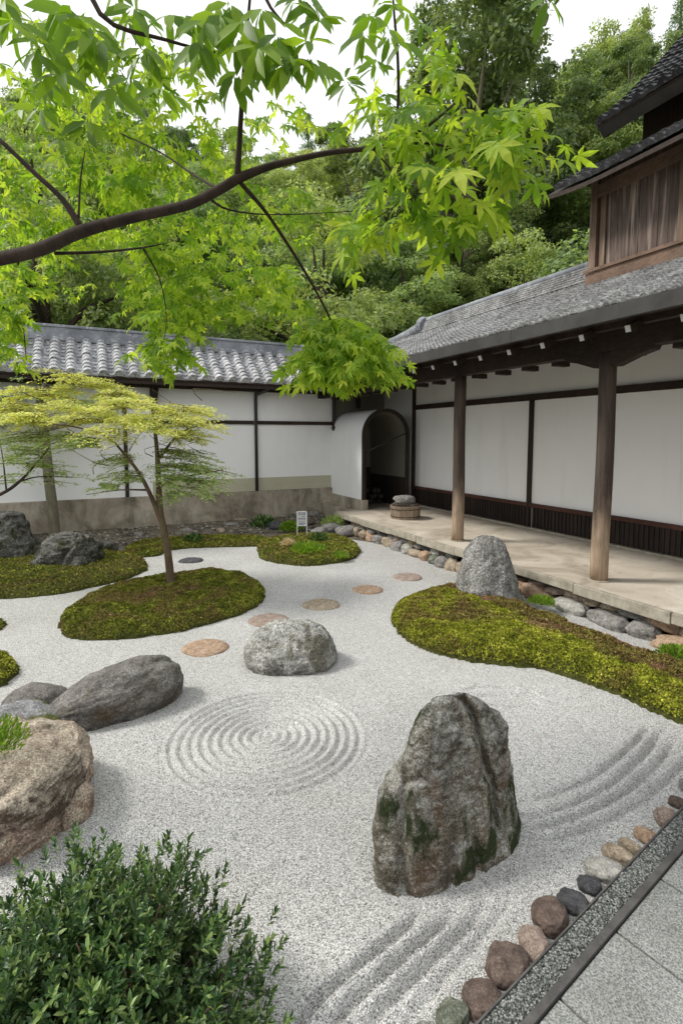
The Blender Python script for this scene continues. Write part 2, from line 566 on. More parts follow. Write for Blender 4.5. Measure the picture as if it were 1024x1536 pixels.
def maple_template():
    V = [(0.0, 0, 0)]
    F = []
    lobes = [(-102, .5), (-50, .88), (0, 1.08), (50, .88), (102, .5)]
    notch = [-140, -76, -25, 25, 76, 140]
    ni = []
    def pol(a, r_, z):
        V.append((r_ * math.cos(R(a)), r_ * math.sin(R(a)), z)); return len(V) - 1
    for a in notch:
        ni.append(pol(a, .17 if abs(a) > 100 else .27, .03))
    for i, (a, r_) in enumerate(lobes):
        m = pol(a, .5 * r_, -.03)
        A = pol(a - 15, .60 * r_, -.02); B = pol(a + 15, .60 * r_, -.02)
        tip = pol(a, r_, -.24 * r_ * r_)
        F += [(0, ni[i], A, m), (0, m, B, ni[i + 1]), (m, A, tip, B)]
    return np.array(V), np.array(F)


MAPLE = maple_template()


def unit(a):
    return a / np.maximum(np.linalg.norm(a, axis=1, keepdims=True), 1e-9)


def leaves(P, A, N, S, tmpl, width=1.0):
    """P positions, A leaf axes, N normals, S sizes -> V, F"""
    T, F = tmpl
    A = unit(A)
    B = unit(np.cross(N, A))
    N = np.cross(A, B)
    S = np.asarray(S)[:, None, None]
    V = P[:, None, :] + S * (T[None, :, 0:1] * A[:, None, :] + T[None, :, 1:2] * width * B[:, None, :] + T[None, :, 2:3] * N[:, None, :])
    n = len(P)
    FF = F[None, :, :] + (np.arange(n) * len(T))[:, None, None]
    return V.reshape(-1, 3), FF.reshape(-1, F.shape[1])


def merge(parts):
    VV, FF, o = [], [], 0
    for V, F in parts:
        VV.append(V); FF.append(F + o); o += len(V)
    return np.concatenate(VV), np.concatenate(FF)


def rnd_dirs(rng, n):
    return unit(rng.normal(size=(n, 3)))


def fbm(p, octv=4, H=.9, lac=2.1):
    return noise.fractal(p, H, lac, octv, noise_basis='PERLIN_ORIGINAL')


# ------------------------------------------------------------------ ground, hill
def poly_sd(P, poly):
    """signed distance (positive inside) of points P (n,2) to a polygon"""
    poly = np.asarray(poly, float)
    n = len(poly)
    d = np.full(len(P), 1e9)
    inside = np.zeros(len(P), bool)
    for i in range(n):
        a, b = poly[i], poly[(i + 1) % n]
        e = b - a
        w = P - a
        t = np.clip((w @ e) / max(e @ e, 1e-12), 0, 1)
        d = np.minimum(d, np.linalg.norm(w - t[:, None] * e, axis=1))
        c = ((a[1] > P[:, 1]) != (b[1] > P[:, 1]))
        with np.errstate(divide='ignore', invalid='ignore'):
            xi = (b[0] - a[0]) * (P[:, 1] - a[1]) / (b[1] - a[1]) + a[0]
        inside ^= (c & (P[:, 0] < xi))
    return np.where(inside, d, -d)


def grid_faces(nx, ny):
    i, j = np.meshgrid(np.arange(nx - 1), np.arange(ny - 1), indexing='ij')
    a = i * ny + j
    return np.stack([a, a + ny, a + ny + 1, a + 1], -1).reshape(-1, 4)


def vnoise2(x, y, seed=0):
    """cheap smooth 2-D value noise"""
    xi, yi = np.floor(x).astype(int), np.floor(y).astype(int)
    xf, yf = x - xi, y - yi
    xf = xf * xf * (3 - 2 * xf); yf = yf * yf * (3 - 2 * yf)
    def h(a, b):
        k = (a * 374761393 + b * 668265263 + seed * 1442695041) & 0x7fffffff
        k = ((k ^ (k >> 13)) * 1274126177) & 0x7fffffff
        return ((k ^ (k >> 16)) & 0xffff) / 65535.0
    return (h(xi, yi) * (1 - xf) + h(xi + 1, yi) * xf) * (1 - yf) + (h(xi, yi + 1) * (1 - xf) + h(xi + 1, yi + 1) * xf) * yf


def fb2(x, y, seed=0, o=4):
    s, a, t = 0, .5, 0
    for k in range(o):
        s = s + a * vnoise2(x * 2 ** k + 17.3 * k, y * 2 ** k - 9.1 * k, seed + k); t += a; a *= .55
    return s / t


def hill_h(x, y):
    d = np.hypot(x, y)
    az = np.arctan2(x, y)
    d0 = 14.5 + 5.0 * np.clip((az - R(5)) / R(35), 0, 1)
    t = np.clip((d - d0) / 42.0, 0, 1.35)
    h = (28.5 + 10.0 * np.clip((az - R(4)) / R(22), 0, 1)) * (t - .12 * t * t)
    h += (fb2(x * .12, y * .12, 5) - .5) * 3.0 * np.clip((d - d0) / 8, 0, 1)
    back = np.clip((y + 2) / 6, 0, 1)
    return h * back


# ground: one sheet to the horizon
MB().add([(-300, -300, -.12), (300, -300, -.12), (300, 300, -.12), (-300, 300, -.12)], [(0, 1, 2, 3)]) \
    .build('ground', M['soil'])
tag(bpy.data.objects['ground'], kind='structure')

# hill: a polar sheet that rises behind the wall
na, nr = 120, 60
az = np.linspace(R(-75), R(85), na)
rr = np.concatenate([np.linspace(13.5, 75, nr - 6), np.linspace(80, 260, 6)])
AZ, RR = np.meshgrid(az, rr, indexing='ij')
X, Y = RR * np.sin(AZ), RR * np.cos(AZ)
Z = hill_h(X, Y) - .2
Z = np.where(RR > 76, Z * 1.0 - (RR - 76) * .05, Z)
o = np_obj('hill', np.stack([X, Y, Z], -1).reshape(-1, 3), grid_faces(na, nr)[:, ::-1], M['hill'], smooth=True)
tag(o, kind='structure')

# raised soil bed between the gravel and the wall (gently uneven)
gv = np.linspace(-7, 6.6, 140); gu = np.linspace(8.0, 11.25, 60)
GV, GU = np.meshgrid(gv, gu, indexing='ij')
ZZ = -.02 + .10 * np.clip((GU - 8.9) / 1.6, 0, 1) + .05 * (fb2(GV * 3, GU * 3, 3) - .5)
ZZ = np.where(GV > 4.4, np.minimum(ZZ, .2), ZZ)
XX = GV * math.cos(PHI) - GU * math.sin(PHI); YY = GV * math.sin(PHI) + GU * math.cos(PHI)
o = np_obj('soil_bed', np.stack([XX, YY, ZZ], -1).reshape(-1, 3), grid_faces(140, 60), M['soil'], smooth=True)
tag(o, kind='structure')

# ------------------------------------------------------------------ gravel with raked furrows
STRIP_O = Vector((.41, 1.47, 0)); STRIP_T = Vector((.80, .60, 0)); STRIP_N = Vector((.60, -.80, 0))


def line_px(pts, n=6):
    return [np.array(gr(*p)[:2]) for p in smooth_line(pts, n)]


def dist_lines(P, line):
    d = np.full(len(P), 1e9); tt = np.zeros(len(P)); acc = 0
    L = sum(np.linalg.norm(line[i + 1] - line[i]) for i in range(len(line) - 1))
    for i in range(len(line) - 1):
        a, b = line[i], line[i + 1]
        e = b - a; w = P - a
        ln = math.sqrt(e @ e)
        t = np.clip((w @ e) / max(e @ e, 1e-12), 0, 1)
        dd = np.linalg.norm(w - t[:, None] * e, axis=1)
        m = dd < d
        d = np.where(m, dd, d); tt = np.where(m, (acc + t * ln) / L, tt)
        acc += ln
    return d, tt


GX0, GX1, GY0, GY1 = -2.3, 4.3, 1.25, 5.2
nx, ny = 560, 340
gx = np.linspace(GX0, GX1, nx); gy = np.linspace(GY0, GY1, ny)
XX, YY = np.meshgrid(gx, gy, indexing='ij')
P = np.stack([XX.ravel(), YY.ravel()], -1)
H = np.zeros(len(P))
# the rings
cx, cy = gr(400, 1106)[:2]
ex = (gr(548, 1110).x - gr(252, 1110).x) / 2
ey = (gr(400, 1037).y - gr(400, 1201).y) / 2
wob = 1 + .006 * (fb2(P[:, 0] * 2.2, P[:, 1] * 2.2, 9) - .5) * 2
rr_ = np.hypot((P[:, 0] - cx) / ex, (P[:, 1] - cy - .015) / ey) * wob
ang = np.arctan2(P[:, 1] - cy, P[:, 0] - cx)
amp = .031 * np.clip((1.06 - rr_) * 12, 0, 1) * (.55 + .45 * np.clip(fb2(ang * 1.3 + 10, rr_ * 3, 4) * 2.6 - .5, 0, 1))
cw = .5 + .5 * np.cos(rr_ * 10 * 2 * math.pi)
H += amp * (cw ** .75 - .75) * .9 * np.clip(rr_ * 6, .4, 1)
# long arcs at the right and furrows at the bottom
arcs = [
    ([(778, 1202), (830, 1190), (885, 1166), (935, 1128), (978, 1086)], .030, .016),
    ([(782, 1222), (840, 1212), (900, 1185), (950, 1146), (998, 1094)], .030, .017),
    ([(790, 1240), (850, 1230), (912, 1203), (968, 1162), (1018, 1108)], .030, .017),
    ([(796, 1256), (856, 1249), (925, 1222), (985, 1182), (1045, 1125)], .030, .016),
    ([(640, 1362), (590, 1405), (530, 1452), (470, 1505), (430, 1560)], .030, .018),
    ([(690, 1362), (640, 1405), (585, 1452), (525, 1505), (480, 1560)], .030, .018),
    ([(735, 1350), (690, 1400), (640, 1448), (580, 1505), (535, 1560)], .028, .015),
    ([(770, 1345), (730, 1400), (685, 1450), (630, 1510), (590, 1560)], .026, .008),
    ([(690, 1034), (740, 1030), (790, 1036), (822, 1050)], .022, .011),
    ([(700, 1047), (750, 1042), (790, 1048), (815, 1060)], .020, .010),
    ([(705, 1056), (740, 1058), (815, 1064)], .010, .010),
]
for pts, w, a in arcs:
    d, tt = dist_lines(P, line_px(pts))
    fade = np.clip(tt * 7, 0, 1) * np.clip((1 - tt) * 7, 0, 1)
    d = d + .012 * (fb2(P[:, 0] * 9, P[:, 1] * 9, 2) - .5)
    a = a * 2.1
    H += fade * (-a * np.exp(-(d / (w * .55)) ** 2) + a * .35 * np.exp(-((d - w * 1.15) / (w * .4)) ** 2))
H += .006 * (fb2(P[:, 0] * 6, P[:, 1] * 6, 7) - .5) + .004 * (fb2(P[:, 0] * 30, P[:, 1] * 30, 11, 3) - .5)
Zf = H.reshape(nx, ny)
# feather the relief to zero at the sheet's rim
fx = np.clip(np.minimum(XX - GX0, GX1 - XX) / .1, 0, 1) * np.clip(np.minimum(YY - GY0, GY1 - YY) / .1, 0, 1)
Zf = Zf * fx
Hgrid = Zf
Vg = np.stack([XX, YY, Zf + 0.0], -1).reshape(-1, 3)
Fg = grid_faces(nx, ny)


def strip_nd(x, y):
    return (x - STRIP_O.x) * STRIP_N.x + (y - STRIP_O.y) * STRIP_N.y


ok = strip_nd(Vg[:, 0], Vg[:, 1]) < .05
Fg = Fg[ok[Fg].all(1)]
# the calm rest of the gravel: frames the raked sheet without overlapping it
mb_v = [(-14, -2, 0), (14, -2, 0), (14, GY0, 0), (-14, GY0, 0), (-14, GY1, 0), (14, GY1, 0),
        (GX0, GY0, 0), (GX1, GY0, 0), (GX1, GY1, 0), (GX0, GY1, 0)]
c8 = bw(4.62, 14)
outer = []
# left block, right block (to the platform), front block, back block in the building frame
def quad(a, b, c, d): outer.append((a, b, c, d))
def pt(x, y): return (x, y, 0.0)
vlim = 4.75
# x on the platform line v=vlim for a given y :  v = x cos + y sin
def xl(y): return (vlim - y * math.sin(PHI)) / math.cos(PHI)
def yb(x): # y on the back line u=9.35
    return (9.35 + x * math.sin(PHI)) / math.cos(PHI)
quad(pt(-9, GY0), pt(GX0, GY0), pt(GX0, GY1), pt(-9, GY1))
quad(pt(GX1, GY0), pt(5.6, GY0), pt(5.6, GY1), pt(GX1, GY1))
ybk = [(-9, yb(-9)), (xl(10.3), 10.3)]
quad(pt(-9, GY1), pt(5.6, GY1), pt(-.35, 9.9), pt(-9, yb(-9)))
quad(pt(-9, -3), pt(-.9, -3), pt(-.9, GY0), pt(-9, GY0))
quad(pt(-.9, -3), pt(STRIP_O.x - STRIP_T.x * 7 + .03, STRIP_O.y - STRIP_T.y * 7), pt(.116, GY0), pt(-.9, GY0))
vv = []; ff = []
for q in outer:
    n = len(vv); vv += list(q); ff.append((n, n + 1, n + 2, n + 3))
ff[-1] = ff[-1]
n0 = len(Vg)
Vall = np.concatenate([Vg, np.array(vv)])
Fall = np.concatenate([Fg, np.array(ff) + n0])
o = np_obj('gravel', Vall, Fall, M['gravel'], smooth=True)
tag(o, kind='structure')

# loose grains lying on the near gravel
rng = np.random.default_rng(17)
n = 60000
gx_ = rng.uniform(-1.3, 2.7, n); gy_ = 1.35 + 2.4 * rng.random(n) ** 1.5
m = strip_nd(gx_, gy_) < -.004
gx_, gy_ = gx_[m], gy_[m]; n = len(gx_)
ii = np.clip(((gx_ - GX0) / (GX1 - GX0) * (nx - 1)).astype(int), 0, nx - 1); jj = np.clip(((gy_ - GY0) / (GY1 - GY0) * (ny - 1)).astype(int), 0, ny - 1)
OC = np.array([(1, 0, 0), (-1, 0, 0), (0, 1, 0), (0, -1, 0), (0, 0, 1), (0, 0, -1)], float)
OF = np.array([(0, 2, 4), (2, 1, 4), (1, 3, 4), (3, 0, 4), (2, 0, 5), (1, 2, 5), (3, 1, 5), (0, 3, 5)])
q1 = unit(rng.normal(size=(n, 3))); q2 = unit(np.cross(q1, rng.normal(size=(n, 3)))); q3 = np.cross(q1, q2)
sz = rng.uniform(.0016, .0036, n)[:, None, None]
Vp = np.stack([gx_, gy_, Hgrid[ii, jj] + .0012], -1)[:, None, :] + sz * (OC[None, :, 0:1] * q1[:, None] * 1.25 + OC[None, :, 1:2] * q2[:, None] + OC[None, :, 2:3] * q3[:, None] * .8)
Fp = (OF[None] + (np.arange(n) * 6)[:, None, None]).reshape(-1, 3)
t = NT('loose_grain')
M['grain'] = t.done(t.ramp(t.n('NewGeometry').outputs['Random Per Island'], [(0, (.10, .10, .10)), (.2, (.34, .34, .33)), (.55, (.58, .58, .57)), (1, (.86, .86, .85))]), .8, None, .25)
o = np_obj('loose_grains', Vp.reshape(-1, 3), Fp, M['grain'])
tag(o, 'loose grains of pale gravel scattered over the near raked gravel', 'gravel', kind='stuff')


# ------------------------------------------------------------------ rocks
def loft_rock(name, Y, secs, depth, mat, label, cat='rock', group=None, shear=0.0, seed=1, rough=.03, big=.05, p=2.5,
              cracks=(), n_r=70, n_a=96, base=-.05, zfloor=0.0, topdepth=.35, parent_extra=None, freq=6.0):
    """secs: (py, px_left, px_right) outline rows at depth Y, top first; depth: half depth in metres"""
    rows = []
    for py, a, b in secs:
        A, B = at(a, py, Y), at(b, py, Y)
        rows.append((A.z, A.x, B.x))
    rows.sort()
    z0 = zfloor + base
    if rows[0][0] > z0:
        rows = [(z0, rows[0][1], rows[0][2])] + rows
    zs = [r[0] for r in rows]
    ztop = zs[-1]
    zz = np.linspace(z0, ztop, n_r)
    # denser near the top
    t = np.linspace(0, 1, n_r); zz = z0 + (ztop - z0) * (1 - (1 - t) ** 1.25)
    xl_ = np.interp(zz, zs, [r[1] for r in rows]); xr_ = np.interp(zz, zs, [r[2] for r in rows])
    wmax = max(xr_ - xl_)
    V = []
    for i in range(n_r):
        w = (xr_[i] - xl_[i]) / 2; cx = (xr_[i] + xl_[i]) / 2
        hfrac = (zz[i] - z0) / (ztop - z0)
        dd = depth * (1 - (1 - topdepth) * hfrac ** 2.2) * min(1.0, (w / (wmax / 2)) ** .6)
        for k in range(n_a):
            a = 2 * math.pi * k / n_a
            c, s = math.cos(a), math.sin(a)
            x = w * math.copysign(abs(c) ** (2 / p), c)
            y = dd * math.copysign(abs(s) ** (2 / p), s)
            V.append([cx + x, Y + y + shear * x, zz[i]])
    V.append([(xl_[-1] + xr_[-1]) / 2, Y, ztop + .004])
    V.append([(xl_[0] + xr_[0]) / 2, Y, z0])
    V = np.array(V)
    F = []
    for i in range(n_r - 1):
        for k in range(n_a):
            k2 = (k + 1) % n_a
            F.append((i * n_a + k, i * n_a + k2, (i + 1) * n_a + k2, (i + 1) * n_a + k))
    me = bpy.data.meshes.new(name)
    loc = Vector(((xl_[0] + xr_[0]) / 2, Y, zfloor))
    fs = F + [((n_r - 1) * n_a + k, (n_r - 1) * n_a + (k + 1) % n_a, len(V) - 2) for k in range(n_a)] \
           + [((k + 1) % n_a, k, len(V) - 1) for k in range(n_a)]
    me.from_pydata([tuple(v) for v in V], [], fs)
    me.update()
    nr_ = np.zeros(len(V) * 3, np.float32); me.vertices.foreach_get('normal', nr_); nr_ = nr_.reshape(-1, 3)
    so = Vector((seed * 7.3, seed * 3.1, seed * 5.7))
    crk = [([at(a, b, Y) for a, b in pts], w, d) for pts, w, d in cracks]
    size = wmax
    for i in range(len(V)):
        pV = Vector(V[i]); nn = Vector(nr_[i]) if nr_[i].any() else Vector((0, 0, 1))
        q = pV * (1.6 / size) + so
        dlt = big * size * fbm(q, 2) + rough * size * (fbm(pV * freq / size + so, 5, .7))
        rdg = 1 - abs(noise.noise(Vector((pV.x, pV.y, pV.z * .45)) * (freq * .55 / size) + so * 2)) * 2
        dlt += -rough * .9 * size * max(0, rdg - .72) * 2.5
        hf = (V[i][2] - z0) / max(ztop - z0, .01)
        pV = pV + nn * dlt * (1 if hf < .9 else .75)
        if nn.y < .5:
            for pts, w, d in crk:
                best = 1e9
                for a, b in zip(pts[:-1], pts[1:]):
                    ax, az_, bx, bz = a.x, a.z, b.x, b.z
                    ex_, ez = bx - ax, bz - az_
                    tt = max(0, min(1, ((V[i][0] - ax) * ex_ + (V[i][2] - az_) * ez) / max(ex_ * ex_ + ez * ez, 1e-9)))
                    best = min(best, math.hypot(V[i][0] - ax - tt * ex_, V[i][2] - az_ - tt * ez))
                pV.y += d * math.exp(-(best / w) ** 2)
                pV.z -= .35 * d * math.exp(-(best / w) ** 2)
        V[i] = pV
    me.vertices.foreach_set('co', (V - np.array(loc)).astype(np.float32).ravel())
    me.update()
    me.polygons.foreach_set('use_smooth', [True] * len(me.polygons))
    o = link_mesh(name, me, mat, None, loc)
    return tag(o, label, cat, group)


_ico = {}


def ico(sub):
    if sub not in _ico:
        import bmesh
        bm = bmesh.new()
        bmesh.ops.create_icosphere(bm, subdivisions=sub, radius=1)
        _ico[sub] = ([v.co.copy() for v in bm.verts], [tuple(v.index for v in f.verts) for f in bm.faces])
        bm.free()
    return _ico[sub]


def blob_rock(name, c, r, mat, label, cat='stone', group=None, rot=0.0, seed=1, sub=4, big=.18, rough=.05, flat=0.0, box=.0, tilt=(0, 0), parent=None, taper=0.0):
    """an ellipsoidal stone: centre, radii, turn about z"""
    vs, fs = ico(sub)
    so = Vector((seed * 3.7, seed * 1.9, seed * 2.3))
    out = []
    Rm = Matrix.Rotation(rot, 3, 'Z') @ Matrix.Rotation(tilt[0], 3, 'Y') @ Matrix.Rotation(tilt[1], 3, 'X')
    for v in vs:
        d = v.copy()
        if box:
            m = max(abs(d.x), abs(d.y), abs(d.z))
            d = d.lerp(d / m * .86, box)
        k = 1 + big * fbm(v * .9 + so, 2) + rough * fbm(v * 3.2 + so, 5, .7)
        d = d * k
        if taper:
            f = 1 + taper * d.x
            d.y *= f; d.z *= f
        if flat and d.z > 1 - flat: d.z = 1 - flat + (d.z - 1 + flat) * .25
        out.append(Rm @ Vector((d.x * r[0], d.y * r[1], d.z * r[2])))
    me = bpy.data.meshes.new(name)
    me.from_pydata([tuple(v) for v in out], [], fs)
    me.update()
    me.polygons.foreach_set('use_smooth', [True] * len(me.polygons))
    if parent is not None:
        o = link_mesh(name, me, mat, parent)
        o.location = Vector(c) - root_loc(parent)
    else:
        o = link_mesh(name, me, mat, None, c)
    return tag(o, label, cat, group)


M['rock_big'] = rock_mat('rock_big', (.05, .042, .03), (.155, .135, .10), (.30, .28, .235), (.50, .50, .47), .62, (.03, .04, .014), 1.15, (.13, .08, .05), .62, .4, grain=210)
M['rock_granite'] = rock_mat('rock_granite', (.12, .115, .105), (.27, .265, .25), (.42, .415, .40), (.10, .095, .085), .6, None, 1.6, None, .75, .6, grain=75)
M['rock_boulder'] = rock_mat('rock_boulder', (.10, .095, .085), (.22, .21, .19), (.38, .37, .345), (.50, .50, .47), .6, (.15, .14, .11), 1.3, None, .6, grain=100)
M['rock_dark'] = rock_mat('rock_dark', (.07, .064, .06), (.15, .138, .128), (.24, .225, .21), (.32, .31, .29), .4, None, 1.3, (.095, .075, .05), .45, grain=130)
M['rock_blue'] = rock_mat('rock_blue', (.10, .10, .11), (.2, .2, .215), (.33, .33, .345), (.40, .40, .41), .5, (.12, .13, .04), 1.5, None, .5, grain=130)
M['rock_tan'] = rock_mat('rock_tan', (.20, .125, .09), (.45, .34, .26), (.68, .56, .45), (.66, .59, .48), .6, None, 1.0, (.11, .08, .06), .55, .7, grain=170)
M['rock_black'] = rock_mat('rock_black', (.025, .024, .022), (.07, .068, .062), (.15, .145, .135), (.22, .22, .2), .45, (.04, .045, .02), 1.3, None, .5, grain=60)
SM = {
    'brown': rock_mat('stone_brown', (.055, .04, .033), (.115, .082, .068), (.19, .145, .12), (.26, .22, .19), .12, None, 5, None, .3),
    'dark grey': rock_mat('stone_dark_grey', (.03, .03, .034), (.06, .06, .066), (.11, .11, .115), (.17, .17, .17), .12, None, 5, None, .3),
    'grey': rock_mat('stone_grey', (.11, .105, .10), (.21, .2, .19), (.33, .32, .30), (.4, .39, .36), .12, None, 5, None, .4),
    'pale grey': rock_mat('stone_pale_grey', (.22, .21, .19), (.34, .33, .30), (.45, .44, .41), (.5, .49, .45), .12, None, 5, None, .3),
    'tan': rock_mat('stone_tan', (.2, .15, .10), (.32, .26, .19), (.44, .37, .28), (.45, .42, .35), .12, None, 5, None, .35),
    'orange brown': rock_mat('stone_orange_brown', (.22, .14, .09), (.36, .25, .17), (.46, .34, .25), (.4, .33, .26), .12, None, 5, None, .35),
    'mossy green grey': rock_mat('stone_green_grey', (.07, .08, .06), (.14, .155, .12), (.24, .25, .2), (.3, .31, .26), .12, (.07, .09, .03), 4, None, .4),
    'rose brown': rock_mat('stone_rose', (.19, .14, .115), (.29, .225, .185), (.39, .31, .265), (.4, .34, .3), .12, None, 4, None, .35),
}

# the tall weathered rock in front
loft_rock('standing_rock', 2.25, [
    (1045, 648, 688), (1049, 638, 706), (1056, 629, 722), (1066, 621, 738), (1084, 611, 756), (1104, 604, 767), (1122, 596, 771),
    (1134, 590, 772), (1142, 572, 773), (1155, 564, 776), (1180, 560, 780), (1210, 558, 783), (1240, 557, 788), (1275, 557, 792), (1300, 558, 794)],
    .21, M['rock_big'], 'tall brown grey weathered rock with dark moss patches standing in the raked gravel in front', 'rock',
    shear=.42, seed=3, rough=.017, big=.010, p=2.25, n_r=150, n_a=200, topdepth=.16, freq=7,
    cracks=[([(688, 1040), (712, 1075), (722, 1120), (735, 1170), (742, 1230)], .016, .06),
            ([(600, 1140), (590, 1200), (598, 1270)], .02, .03), ([(668, 1200), (660, 1290)], .015, .025),
            ([(700, 1210), (706, 1290)], .02, .03), ([(740, 1080), (760, 1140)], .02, .02)])
# granite rock on the moss by the corridor
loft_rock('upright_rock', 5.85, [
    (803, 724, 738), (806, 714, 746), (814, 706, 753), (826, 699, 759), (845, 692, 766), (865, 687, 772), (885, 684, 777), (905, 683, 781), (925, 683, 785)],
    .36, M['rock_granite'], 'tall pointed speckled grey granite rock standing in the moss beside the corridor', 'rock',
    shear=-.1, seed=8, rough=.02, big=.035, p=2.5, n_r=90, n_a=110, topdepth=.4, zfloor=0)
# round boulder
loft_rock('boulder', 4.25, [
    (929, 418, 452), (932, 403, 470), (938, 392, 482), (947, 382, 491), (958, 374, 498), (970, 369, 502), (985, 368, 503), (997, 373, 497)],
    .30, M['rock_boulder'], 'rounded grey boulder with pale lichen beside the stepping stones in the gravel', 'boulder',
    seed=12, rough=.02, big=.035, p=2.3, n_r=70, n_a=110, topdepth=.25)
# lying boulder
blob_rock('lying_boulder', (-1.57, 3.46, .09), (.46, .22, .215), M['rock_dark'], 'long smooth dark grey boulder lying aslant on the gravel at the left', 'boulder',
          rot=R(38), seed=4, sub=6, big=.12, rough=.05, taper=.22, tilt=(R(-7), 0))
# left foreground
loft_rock('brown_boulder', 2.5, [
    (1118, -60, 60), (1121, -90, 92), (1126, -110, 108), (1134, -120, 115), (1145, -130, 120), (1160, -140, 123), (1190, -145, 120), (1220, -150, 114), (1250, -150, 108)],
    .42, M['rock_tan'], 'large pinkish tan rough boulder at the left edge above the dark green bush', 'boulder',
    shear=-.15, seed=21, rough=.035, big=.06, p=3.2, n_r=110, n_a=150, topdepth=.8, freq=5,
    cracks=[([(0, 1160), (60, 1130), (120, 1110)], .02, .03), ([(-20, 1240), (60, 1220), (120, 1190)], .02, .04)])
blob_rock('tan_rock', gr(100, 1250) + Vector((-.01, .12, .03)), (.075, .11, .13), M['rock_tan'], 'small tan rock tucked against the large pinkish tan boulder', 'rock', seed=33, sub=5)
blob_rock('grey_rock', gr(40, 1078) + Vector((-.02, .14, .02)), (.22, .17, .14), M['rock_dark'], 'low grey brown rock with a mossy end behind the bluish grey rock at the left', 'rock', seed=35, sub=5, rot=.2)
blob_rock('bluish_rock', gr(20, 1120) + Vector((-.03, .14, .03)), (.25, .2, .17), M['rock_blue'], 'smooth bluish grey rock just above the large pinkish tan boulder', 'rock', seed=37, sub=5, rot=-.25)
# two dark rocks on the far left moss
loft_rock('dark_rock', 8.0, [(765, -5, 20), (770, -18, 32), (785, -25, 42), (805, -30, 47), (830, -38, 60), (858, -45, 72), (868, -50, 75)], .5,
          M['rock_black'], 'tall dark mottled rock cut by the left edge of the garden on dark moss', 'rock', seed=41, rough=.035, big=.06, n_r=70, n_a=90, topdepth=.4)
loft_rock('dark_rock', 7.5, [(797, 92, 122), (800, 82, 130), (806, 74, 137), (816, 66, 144), (830, 58, 149), (845, 52, 150), (860, 50, 147), (868, 56, 140)], .45,
          M['rock_black'], 'wide black grey cracked rock on dark moss left of the layered tree', 'rock', seed=45, rough=.05, big=.07, n_r=70, n_a=100, topdepth=.4, p=2.8,
          cracks=[([(112, 798), (118, 815), (108, 835)], .04, .07)])
blob_rock('small_dark_rock', gr(162, 828, .05) + Vector((0, .1, .04)), (.12, .11, .14), M['rock_black'], 'small dark rock just behind the wide black grey rock', 'rock', seed=47, sub=4)

# stepping stones
for px, py, hw, hh, key, lab in [
    (308, 972, 36, 13, 'orange brown', 'round orange brown stepping stone nearest in the row, left of the round boulder'),
    (403, 931, 32, 11, 'rose brown', 'rose grey stepping stone just behind the round grey boulder'),
    (482, 907, 29, 10, 'tan', 'grey tan stepping stone at the middle of the row, right of the boulder'),
    (551, 885, 24, 8.5, 'orange brown', 'small orange tan stepping stone second from the corridor end of the row'),
    (611, 866, 23, 8, 'rose brown', 'small rose brown stepping stone nearest the corridor'),
    (287, 841, 19, 7, 'dark grey', 'flat dark grey stone alone in the gravel behind the layered tree')]:
    c = gr(px, py)
    d = c.y
    rx = hw * math.hypot(1, 0) * d / 776
    ry = abs(gr(px, py - hh).y - gr(px, py + hh).y) / 2
    ry = min(ry, rx * .95)
    blob_rock('stepping_stone', c + Vector((0, 0, -.005)), (rx, ry, .045), SM[key], lab, 'stepping stone', 'stepping stones in the gravel', seed=px, sub=4, big=.08, rough=.02, flat=.3)

# border stones along the kerb
bs = [(679, 1519, 24, 22, 'mossy green grey'), (721, 1495, 29, 27, 'brown'), (760, 1445, 34, 31, 'brown'), (801, 1409, 25, 22, 'rose brown'),
      (823, 1371, 28, 25, 'brown'), (861, 1351, 24, 17, 'dark grey'), (884, 1322, 17, 15, 'dark grey'), (906, 1302, 26, 20, 'pale grey'),
      (928, 1279, 22, 13, 'tan'), (946, 1266, 17, 9, 'tan'), (968, 1250, 16, 13, 'orange brown'), (998, 1223, 19, 15, 'rose brown'), (1015, 1198, 12, 11, 'brown'),
      (1040, 1180, 18, 14, 'grey'), (1062, 1160, 18, 14, 'brown'), (640, 1560, 26, 24, 'grey')]
blab = ['mossy green grey cobble nearest the camera beside the pebbled kerb', 'mottled brown cobble second from the near end of the kerb row',
        'large dark brown round cobble third from the near end of the kerb row', 'pinkish brown cobble between the two large dark brown ones',
        'large dark brown round cobble fifth from the near end of the kerb row', 'black grey oval cobble beside the large dark brown one',
        'small black grey cobble touching the pale grey one', 'largest pale grey smooth cobble beside the kerb',
        'flat tan cobble just beyond the pale grey one', 'small yellowish tan cobble between the flat tan and the orange ones',
        'orange brown cobble beside the kerb near the right edge', 'pinkish tan cobble close to the right edge of the kerb row',
        'small brown cobble farthest along the kerb row at the right edge', 'grey cobble past the right end of the kerb row', 'brown cobble past the grey one at the kerb end', 'grey cobble before the mossy one at the near kerb end']
for (px, py, hw, hh, key), lab in zip(bs, blab):
    c = gr(px, py, .03)
    d = math.hypot(c.y, CAM_H)
    rx = hw * c.y / 776 * 1.15
    rz = rx * .62
    blob_rock('border_cobble', Vector((c.x, c.y, rz * .3)), (rx, rx * hh / hw * 1.0, rz), SM[key], lab, 'cobble', 'cobbles along the kerb', seed=px + 5, sub=5, big=.22, rough=.05, rot=px * .7, box=.15)

# ------------------------------------------------------------------ kerb and paving
def sp(t, n, z=0): return STRIP_O + STRIP_T * t + STRIP_N * n + Vector((0, 0, z))
def sbox(mb, t0, t1, n0, n1, z0, z1):
    return mb.hexa([sp(t0, n0, z0), sp(t0, n1, z0), sp(t1, n1, z0), sp(t1, n0, z0), sp(t0, n0, z1), sp(t0, n1, z1), sp(t1, n1, z1), sp(t1, n0, z1)][:4][::-1] + [sp(t0, n0, z1), sp(t0, n1, z1), sp(t1, n1, z1), sp(t1, n0, z1)][::-1])


